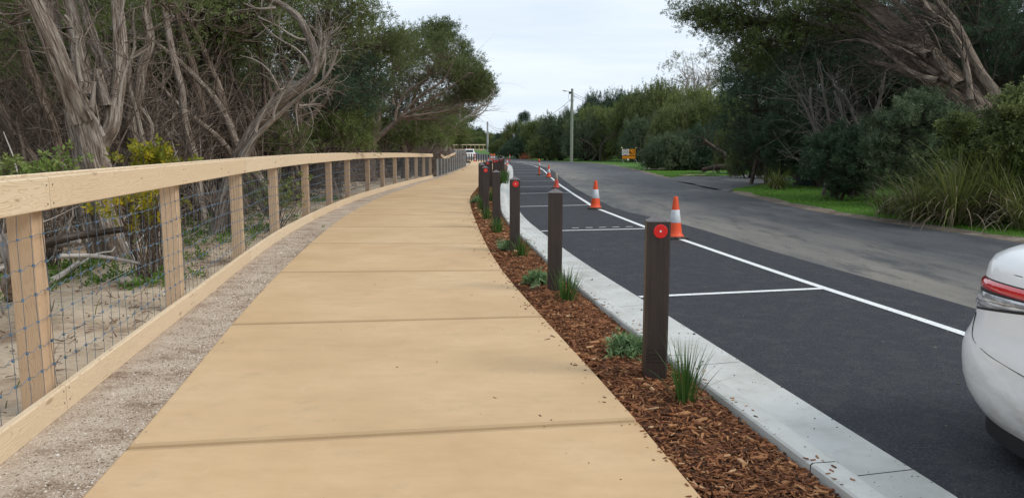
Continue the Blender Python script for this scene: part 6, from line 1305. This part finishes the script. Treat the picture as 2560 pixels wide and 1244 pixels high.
# ------------------------------------------------------------ grass
n_ = 90000; s_i = rng.integers(0, len(S1) - 1, n_ * 3); yy = S1[s_i, 1]; keep = (yy > 8) & (yy < 60) & (rng.random(n_ * 3) < np.clip(14 / yy, .1, 1) ** 1.0); s_i = s_i[keep][:n_]; n_ = len(s_i)
fr = rng.random(n_)[:, None]; b_ = S1[s_i] * (1 - fr) + S1[s_i + 1] * fr; off_ = rng.random(n_) ** 1.2 * 3.4; xx = b_[:, 0] + off_ + .02; yy = b_[:, 1]
bad = in_poly(xx, yy, drv); xx, yy, off_ = xx[~bad], yy[~bad], off_[~bad]; n_ = len(xx)
q = Q(); sc2 = np.clip(yy / 16, .8, 2.5); ribbons(q, np.stack([xx, yy, g(yy) - .03 + off_ / 14 * .13 - .01], -1), rng.uniform(0, 6.28, n_), rng.uniform(.03, .10, n_) * np.where(rng.random(n_) < .04, 2.2, 1), .006 * sc2, rng.uniform(.1, .9, n_), rng.uniform(0, .9, n_), 3, np.clip(rng.normal(.5, .25, n_) + .25 * vnoise(xx, yy, 1.2, 5), 0, 1))
q.build('verge_grass', M['grass_blade'])['kind'] = 'stuff'

# ------------------------------------------------------------ white sedan, rear quarter in view
car = empty('parked_car', (3.09, 4.27, float(g(2)) - .057), 0, 'white sedan parked in the nearest bay, its dusty rear corner entering at right', 'car')
car.rotation_euler = (0, 0, R(-90 + 9))
CL, CWd = 2.42, .92
zs_l = np.array([.12, .15, .20, .24, .30, .38, .46, .52, .57, .62, .68, .74, .82, .90, .96, 1.0, 1.03, 1.05])
bs = np.interp(zs_l, [.12, .16, .22, .30, .38, .50, .56, .64, .74, .86, .94, 1.0, 1.05], [.86, .90, .945, .98, .995, 1.0, .99, .962, .955, .945, .925, .88, .78])
rs_ = np.interp(zs_l, [.12, .16, .22, .30, .38, .50, .58, .66, .76, .90, .98, 1.02, 1.05], [.915, .935, .96, .98, .992, 1.0, .995, .98, .975, .965, .968, .955, .93])
def cpt(phi, z_, off=0.0):
    b_ = np.interp(z_, zs_l, bs); r_ = np.interp(z_, zs_l, rs_); e = 2 / 5.2; c_, s__ = np.cos(phi), np.sin(phi)
    x = CL - CL * r_ * np.sign(c_) * np.abs(c_) ** e; y = CWd * b_ * np.sign(s__) * np.abs(s__) ** e
    front = np.clip((x - 2.4) / 2.4, 0, 1); zz = z_ - np.clip(z_ - .6, 0, 1) * .55 * front
    if off:
        d = .002; p1 = cpt(phi + d, z_); p0_ = cpt(phi - d, z_); t = p1 - p0_; n_ = np.stack([t[..., 1], -t[..., 0], t[..., 2] * 0], -1); n_ = unit(n_); c0_ = np.stack([x - CL, y, zz * 0], -1); n_ = n_ * np.sign((n_ * c0_).sum(-1, keepdims=True)); return np.stack([x, y, zz], -1) + n_ * off
    return np.stack([x, y, zz], -1)
def phis_from_arc(n_):
    ph = np.linspace(0, 2 * math.pi, 20001); p = cpt(ph, np.full(20001, .6)); s_ = np.r_[0, np.cumsum(np.linalg.norm(np.diff(p, axis=0), axis=1))]; return np.interp(np.linspace(0, s_[-1], n_ + 1)[:-1], s_, ph), s_, ph
NPH = 220; ph_, arc, pha = phis_from_arc(NPH)
def phi_at(y_side_arc): return float(np.interp(arc[-1] - y_side_arc, arc, pha))     # metres from the tail centre round the right side
rows = [cpt(ph_, np.full(NPH, z_)) for z_ in zs_l]
rows += [np.stack([(r_[:, 0] - CL) * s_ + CL, r_[:, 1] * s_, r_[:, 2] + dz_], -1) for r_, s_, dz_ in ((rows[-1], .96, .008), (rows[-1], .80, .02), (rows[-1], .4, .03), (rows[-1], .01, .03))]
v = np.array(rows); nr = len(v); i = np.arange(nr - 1)[:, None]; j = np.arange(NPH)[None]; j2 = (j + 1) % NPH
f = np.stack([i * NPH + j, i * NPH + j2, (i + 1) * NPH + j2, (i + 1) * NPH + j], -1).reshape(-1, 4)
# leave the wheel arches open
fc = v.reshape(-1, 3)[f].mean(1); arch = np.zeros(len(f), bool)
for wx in (1.30, 3.95): arch |= (np.hypot(fc[:, 0] - wx, fc[:, 2] - .33) < .37) & (np.abs(fc[:, 1]) > .6)
q = Q(); q.add(v, f[~arch], smooth=True); q.build('body', M['car_white'], car)
q = Q(); r0 = cpt(ph_, np.full(NPH, .24)); q.add(np.array([np.stack([(r0[:, 0] - CL) * .97 + CL, r0[:, 1] * .965, r0[:, 2] * 0 + z_], -1) for z_ in (.24, .10)] + [np.stack([(r0[:, 0] - CL) * .5 + CL, r0[:, 1] * .5, r0[:, 2] * 0 + .10], -1)]), np.stack([i[:2] * NPH + j, i[:2] * NPH + j2, (i[:2] + 1) * NPH + j2, (i[:2] + 1) * NPH + j], -1).reshape(-1, 4), smooth=False); q.build('underbody', M['car_dark'], car)
def patch(name, m, a0, a1, zt0, zt1, zb0, zb1, off, parent, n_=24, nz=5, side=1):
    """panel on the body skin from arc a0 to a1, top zt0->zt1, bottom zb0->zb1"""
    t = np.linspace(0, 1, n_); ph = np.array([phi_at(a0 + (a1 - a0) * q_) for q_ in t]); rows_ = []
    for k in np.linspace(0, 1, nz):
        z_ = (zb0 + (zb1 - zb0) * t) * (1 - k) + (zt0 + (zt1 - zt0) * t) * k; e = off * (1 if 0 < k < 1 else .15); p = cpt(ph, z_, e); p[:, 1] *= side; rows_.append(p)
    v_ = np.array(rows_); i_ = np.arange(nz - 1)[:, None]; j_ = np.arange(n_ - 1)[None]; q_ = Q(); q_.add(v_, np.stack([i_ * n_ + j_, i_ * n_ + j_ + 1, (i_ + 1) * n_ + j_ + 1, (i_ + 1) * n_ + j_], -1).reshape(-1, 4), smooth=True); return q_.build(name, m, parent)
for sd2 in (1, -1):
    tl = empty('tail_light', (0, 0, 0)); tl.parent = car
    bpy.data.objects.remove(tl)
    hs = patch('tail_light', M['car_dark'], .635, 1.62, .893, .905, .700, .835, .004, car, side=sd2)
    patch('red_lens', M['lens_red'], .65, 1.60, .886, .899, .832, .852, .013, hs, side=sd2)
    patch('clear_lens', M['lens_clear'], .655, 1.54, .824, .848, .714, .840, .010, hs, side=sd2)
    patch('chrome_rib', M['lens_rib'], .76, 1.45, .775, .838, .765, .834, .016, hs, 20, 3, side=sd2)
def seam(pts, name='panel_seam', wdt=.005, m='car_seam'):
    ph = np.array([phi_at(a_) for a_, z_ in pts]); z_ = np.array([z for a_, z in pts]); p = cpt(ph, z_, .0015); q_ = Q(); q_.tube(refine(p, .03), wdt / 2, 5, smooth=True); q_.build(name, M[m], car)
seam([(.78, .70), (.80, .66), (.84, .61), (.92, .575), (1.1, .545), (1.35, .52), (1.6, .50), (1.76, .49)])
seam([(.0, .965), (.4, .965), (.8, .955), (1.1, .945), (1.6, .955)], wdt=.006)
for wx in (1.30, 3.95):
    for sd2 in (-1, 1):
        a_ = np.linspace(-.15, math.pi + .15, 26); zc9 = .33 + .385 * np.sin(a_); xc9 = wx + .385 * np.cos(a_); q = Q(); q.tube(np.stack([xc9, sd2 * (CWd * np.interp(zc9, zs_l, bs) * .985), zc9], -1), .035, 8); q.build('wheel_arch', M['car_white'], car)
# lip of the boot lid
q = Q(); e0 = [cpt(np.array([phi_at(a_)]), np.array([1.04]))[0] for a_ in np.linspace(-.75, .75, 15)]; q.tube([p + np.array([.09, 0, .03]) for p in e0], [.02] + [.035] * 13 + [.02], 10, smooth=True); q.build('boot_lip', M['car_white'], car)
# cabin
q = Q(); cab = []
for z_, x0, x1, hw in ((1.0, .75, 3.75, .80), (1.15, 1.05, 3.35, .74), (1.30, 1.35, 2.95, .66), (1.38, 1.60, 2.70, .60)):
    cab.append([(x0, -hw * .9, z_), (x0 + .2, -hw, z_), ((x0 + x1) / 2, -hw * 1.02, z_), (x1 - .2, -hw, z_), (x1, -hw * .85, z_), (x1 + .08, 0, z_), (x1, hw * .85, z_), (x1 - .2, hw, z_), ((x0 + x1) / 2, hw * 1.02, z_), (x0 + .2, hw, z_), (x0, hw * .9, z_), (x0 - .08, 0, z_)])
cv = np.array(cab); i = np.arange(3)[:, None]; j = np.arange(12)[None]; q.add(cv, np.stack([i * 12 + j, i * 12 + (j + 1) % 12, (i + 1) * 12 + (j + 1) % 12, (i + 1) * 12 + j], -1).reshape(-1, 4), smooth=True); q.build('windows', M['car_glass'], car)
q = Q(); top_ = cv[-1] + [0, 0, .003]; mid_ = (top_ - top_.mean(0)) * .7 + top_.mean(0) + [0, 0, .06]; vv = np.vstack([(top_ - top_.mean(0)) * 1.04 + top_.mean(0) - [0, 0, .02], mid_, mid_.mean(0)[None] + [0, 0, .015]]); q.add(vv, [[k, (k + 1) % 12, 12 + (k + 1) % 12, 12 + k] for k in range(12)] + [[12 + k, 12 + (k + 1) % 12, 24, 24] for k in range(12)], smooth=True); q.build('roof', M['car_white'], car)
for wx in (1.30, 3.95):
    for sd2 in (-1, 1):
        q = Q(); pr = [(.20, -.10), (.28, -.105), (.325, -.08), (.33, 0), (.325, .08), (.28, .105), (.20, .10)]; q.lathe(pr, 32); wh = q.build('wheel', M['rubber'], car); wh.rotation_euler = (math.pi / 2, 0, 0); wh.location = (wx, sd2 * .80, .33)
        q = Q(); q.lathe([(0, sd2 * -.05), (.06, sd2 * -.06), (.17, sd2 * -.04), (.205, sd2 * -.09)], 24); q.build('rim', M['alloy'], wh)

# ------------------------------------------------------------ distant white utility truck
YU = 122.0; xu = W(1174.5, 385, YU)[0]; ut = empty('utility_truck', (xu, YU, float(g(YU)) - .02), R(4), 'white utility truck seen from behind at the road bend', 'truck')
q = Q(); q.box((0, 2.2, .78), (1.78, 4.6, .62)); bevel(q.build('body', M['car_white'], ut), .08, 2)
q = Q(); q.box((0, .9, 1.12), (1.8, 2.0, .12)); bevel(q.build('tray', M['car_white'], ut), .03, 2)
q = Q(); v_ = [(-.82, 1.9, 1.05), (.82, 1.9, 1.05), (.82, 4.2, 1.05), (-.82, 4.2, 1.05), (-.66, 2.2, 1.72), (.66, 2.2, 1.72), (.66, 3.4, 1.72), (-.66, 3.4, 1.72)]; q.add(v_, [[4, 5, 6, 7], [0, 1, 5, 4], [1, 2, 6, 5], [2, 3, 7, 6], [3, 0, 4, 7]]); bevel(q.build('cab', M['car_white'], ut), .07, 2)
q = Q(); q.add([(-.62, 1.965, 1.22), (.62, 1.965, 1.22), (.54, 2.14, 1.62), (-.54, 2.14, 1.62)], [[0, 1, 2, 3]]); q.build('rear_window', M['car_glass'], ut)
q = Q()
for s_ in (-1, 1): q.tube([(s_ * .62, .1, 1.1), (s_ * .62, .1, 1.75), (s_ * .62, 2.2, 1.8)], .03, 6)
q.tube([(-.62, .1, 1.75), (.62, .1, 1.75)], .03, 6); q.build('ladder_rack', M['white_plastic'], ut)
q = Q(); q.lathe([(0, 1.78), (.1, 1.79), (.1, 1.9), (0, 1.93)], 10, (0, 2.6, 0)); q.build('beacon', M['cone_orange'], ut)
for s_ in (-1, 1):
    q = Q(); q.box((s_ * .78, -.115, .82), (.16, .03, .22)); q.build('tail_lamp', M['lens_red'], ut)
q = Q(); q.box((0, -.15, .50), (1.7, .12, .16)); q.build('bumper', M['galv'], ut)
for wy in (.9, 3.8):
    for s_ in (-1, 1):
        q = Q(); q.lathe([(0, -.1), (.3, -.1), (.36, -.05), (.36, .05), (.3, .1), (0, .1)], 18); o = q.build('wheel', M['rubber'], ut); o.rotation_euler = (0, math.pi / 2, 0); o.location = (s_ * .8, wy, .36)

# ------------------------------------------------------------ grit, leaves and spilled mulch
def scatter(name, m, x, y, z, ln_, wd_, th_, tint):
    n_ = len(x); box_ = np.array([[-1, -.5, -1], [1, -.8, -1], [.7, .8, -1], [-.9, .6, -1], [-1, -.5, 1], [1, -.8, 1], [.7, .8, 1], [-.9, .6, 1]]) * .5; v = box_[None] * np.stack([ln_, wd_, th_], -1)[:, None]
    a_ = rng.uniform(0, 6.28, n_); c_, s_ = np.cos(a_)[:, None], np.sin(a_)[:, None]; v = np.stack([v[..., 0] * c_ - v[..., 1] * s_, v[..., 0] * s_ + v[..., 1] * c_, v[..., 2] + v[..., 0] * rng.normal(0, .15, n_)[:, None]], -1) + np.stack([x, y, z], -1)[:, None]
    q = Q(); q.add(v, (np.arange(n_)[:, None, None] * 8 + bf[None]).reshape(-1, 4), tint=np.repeat(tint, 5)); o = q.build(name, m); o['kind'] = 'stuff'; return o
n_ = 700; y = rng.uniform(2.4, 22, n_); side = rng.random(n_); xl = np.interp(y, ym, ML[:len(ym), 0]); xk = np.interp(y, ym, MR[:len(ym), 0])
x = np.where(side < .45, xl - rng.exponential(.05, n_) - .005, xk + rng.exponential(.05, n_)); zz_ = np.where(side < .45, g(y) + .004, g(y) + np.where(x - xk < .14, .021, -.045)); l_ = rng.uniform(.008, .032, n_)
scatter('spilled_mulch', M['mulch_chip'], x, y, zz_, l_, l_ * .35, l_ * .15, rng.beta(2, 2, n_))
n_ = 190; y = rng.uniform(2.6, 24, n_); pl_ = np.array([at_y(PATHL, q_) for q_ in y]); pr_ = np.array([at_y(PATHR, q_) for q_ in y]); x = pl_ + (pr_ - pl_) * rng.beta(2.2, .7, n_); l_ = rng.gamma(2, .0035, n_) + .003
scatter('path_litter', M['mulch_chip'], x, y, g(y) + .002, l_, l_ * .4, l_ * .15, rng.uniform(0, .7, n_))
n_ = 650; y = rng.uniform(2.6, 20, n_); kx = np.interp(y, KB[:400, 1], KB[:400, 0]); gx_ = np.array([at_y(GUT[GUT[:, 1] < 118], q_) for q_ in y]); tq = np.where(rng.random(n_) < .6, 1 - rng.exponential(.05, n_), rng.uniform(.45, 1.0, n_)).clip(.42, 1.25); x = kx + (gx_ - kx) * tq; l_ = rng.gamma(2, .0018, n_) + .002
scatter('gutter_grit', M['new_asphalt'], x, y, g(y) - .050 + np.where(tq > 1, -.004, .0), l_, l_ * .8, l_ * .5, rng.uniform(0, .5, n_))
n_ = 260; y = rng.uniform(3, 26, n_); x = gx_ = np.array([at_y(GUT[GUT[:, 1] < 118], q_) for q_ in y]) + rng.uniform(.05, 5.5, n_); l_ = rng.uniform(.008, .03, n_)
scatter('road_litter', M['strap_dead'], x, y, g(y) - .053, l_, l_ * .4, l_ * .1, rng.uniform(0, 1, n_))

n_ = 14000; y = np.concatenate([rng.uniform(2.3, 7, 9000), rng.uniform(7, 14, 5000)]); fl_ = fxv(y) + .03; pl_ = np.interp(y, PATHL[:, 1], PATHL[:, 0]); x = fl_ + (pl_ - fl_) * rng.random(n_) + np.where(rng.random(n_) < .02, .06, 0); l_ = (rng.gamma(2.5, .0015, n_) + .003) * np.where(y > 7, 1.5, 1)
scatter('gravel_grains', M['gravel_grain'], x, y, g(y) - .028 + .018 * ((x - fl_) / (pl_ - fl_)).clip(0, 1) + (x > pl_) * .014, l_, l_ * .8, l_ * .6, rng.random(n_))
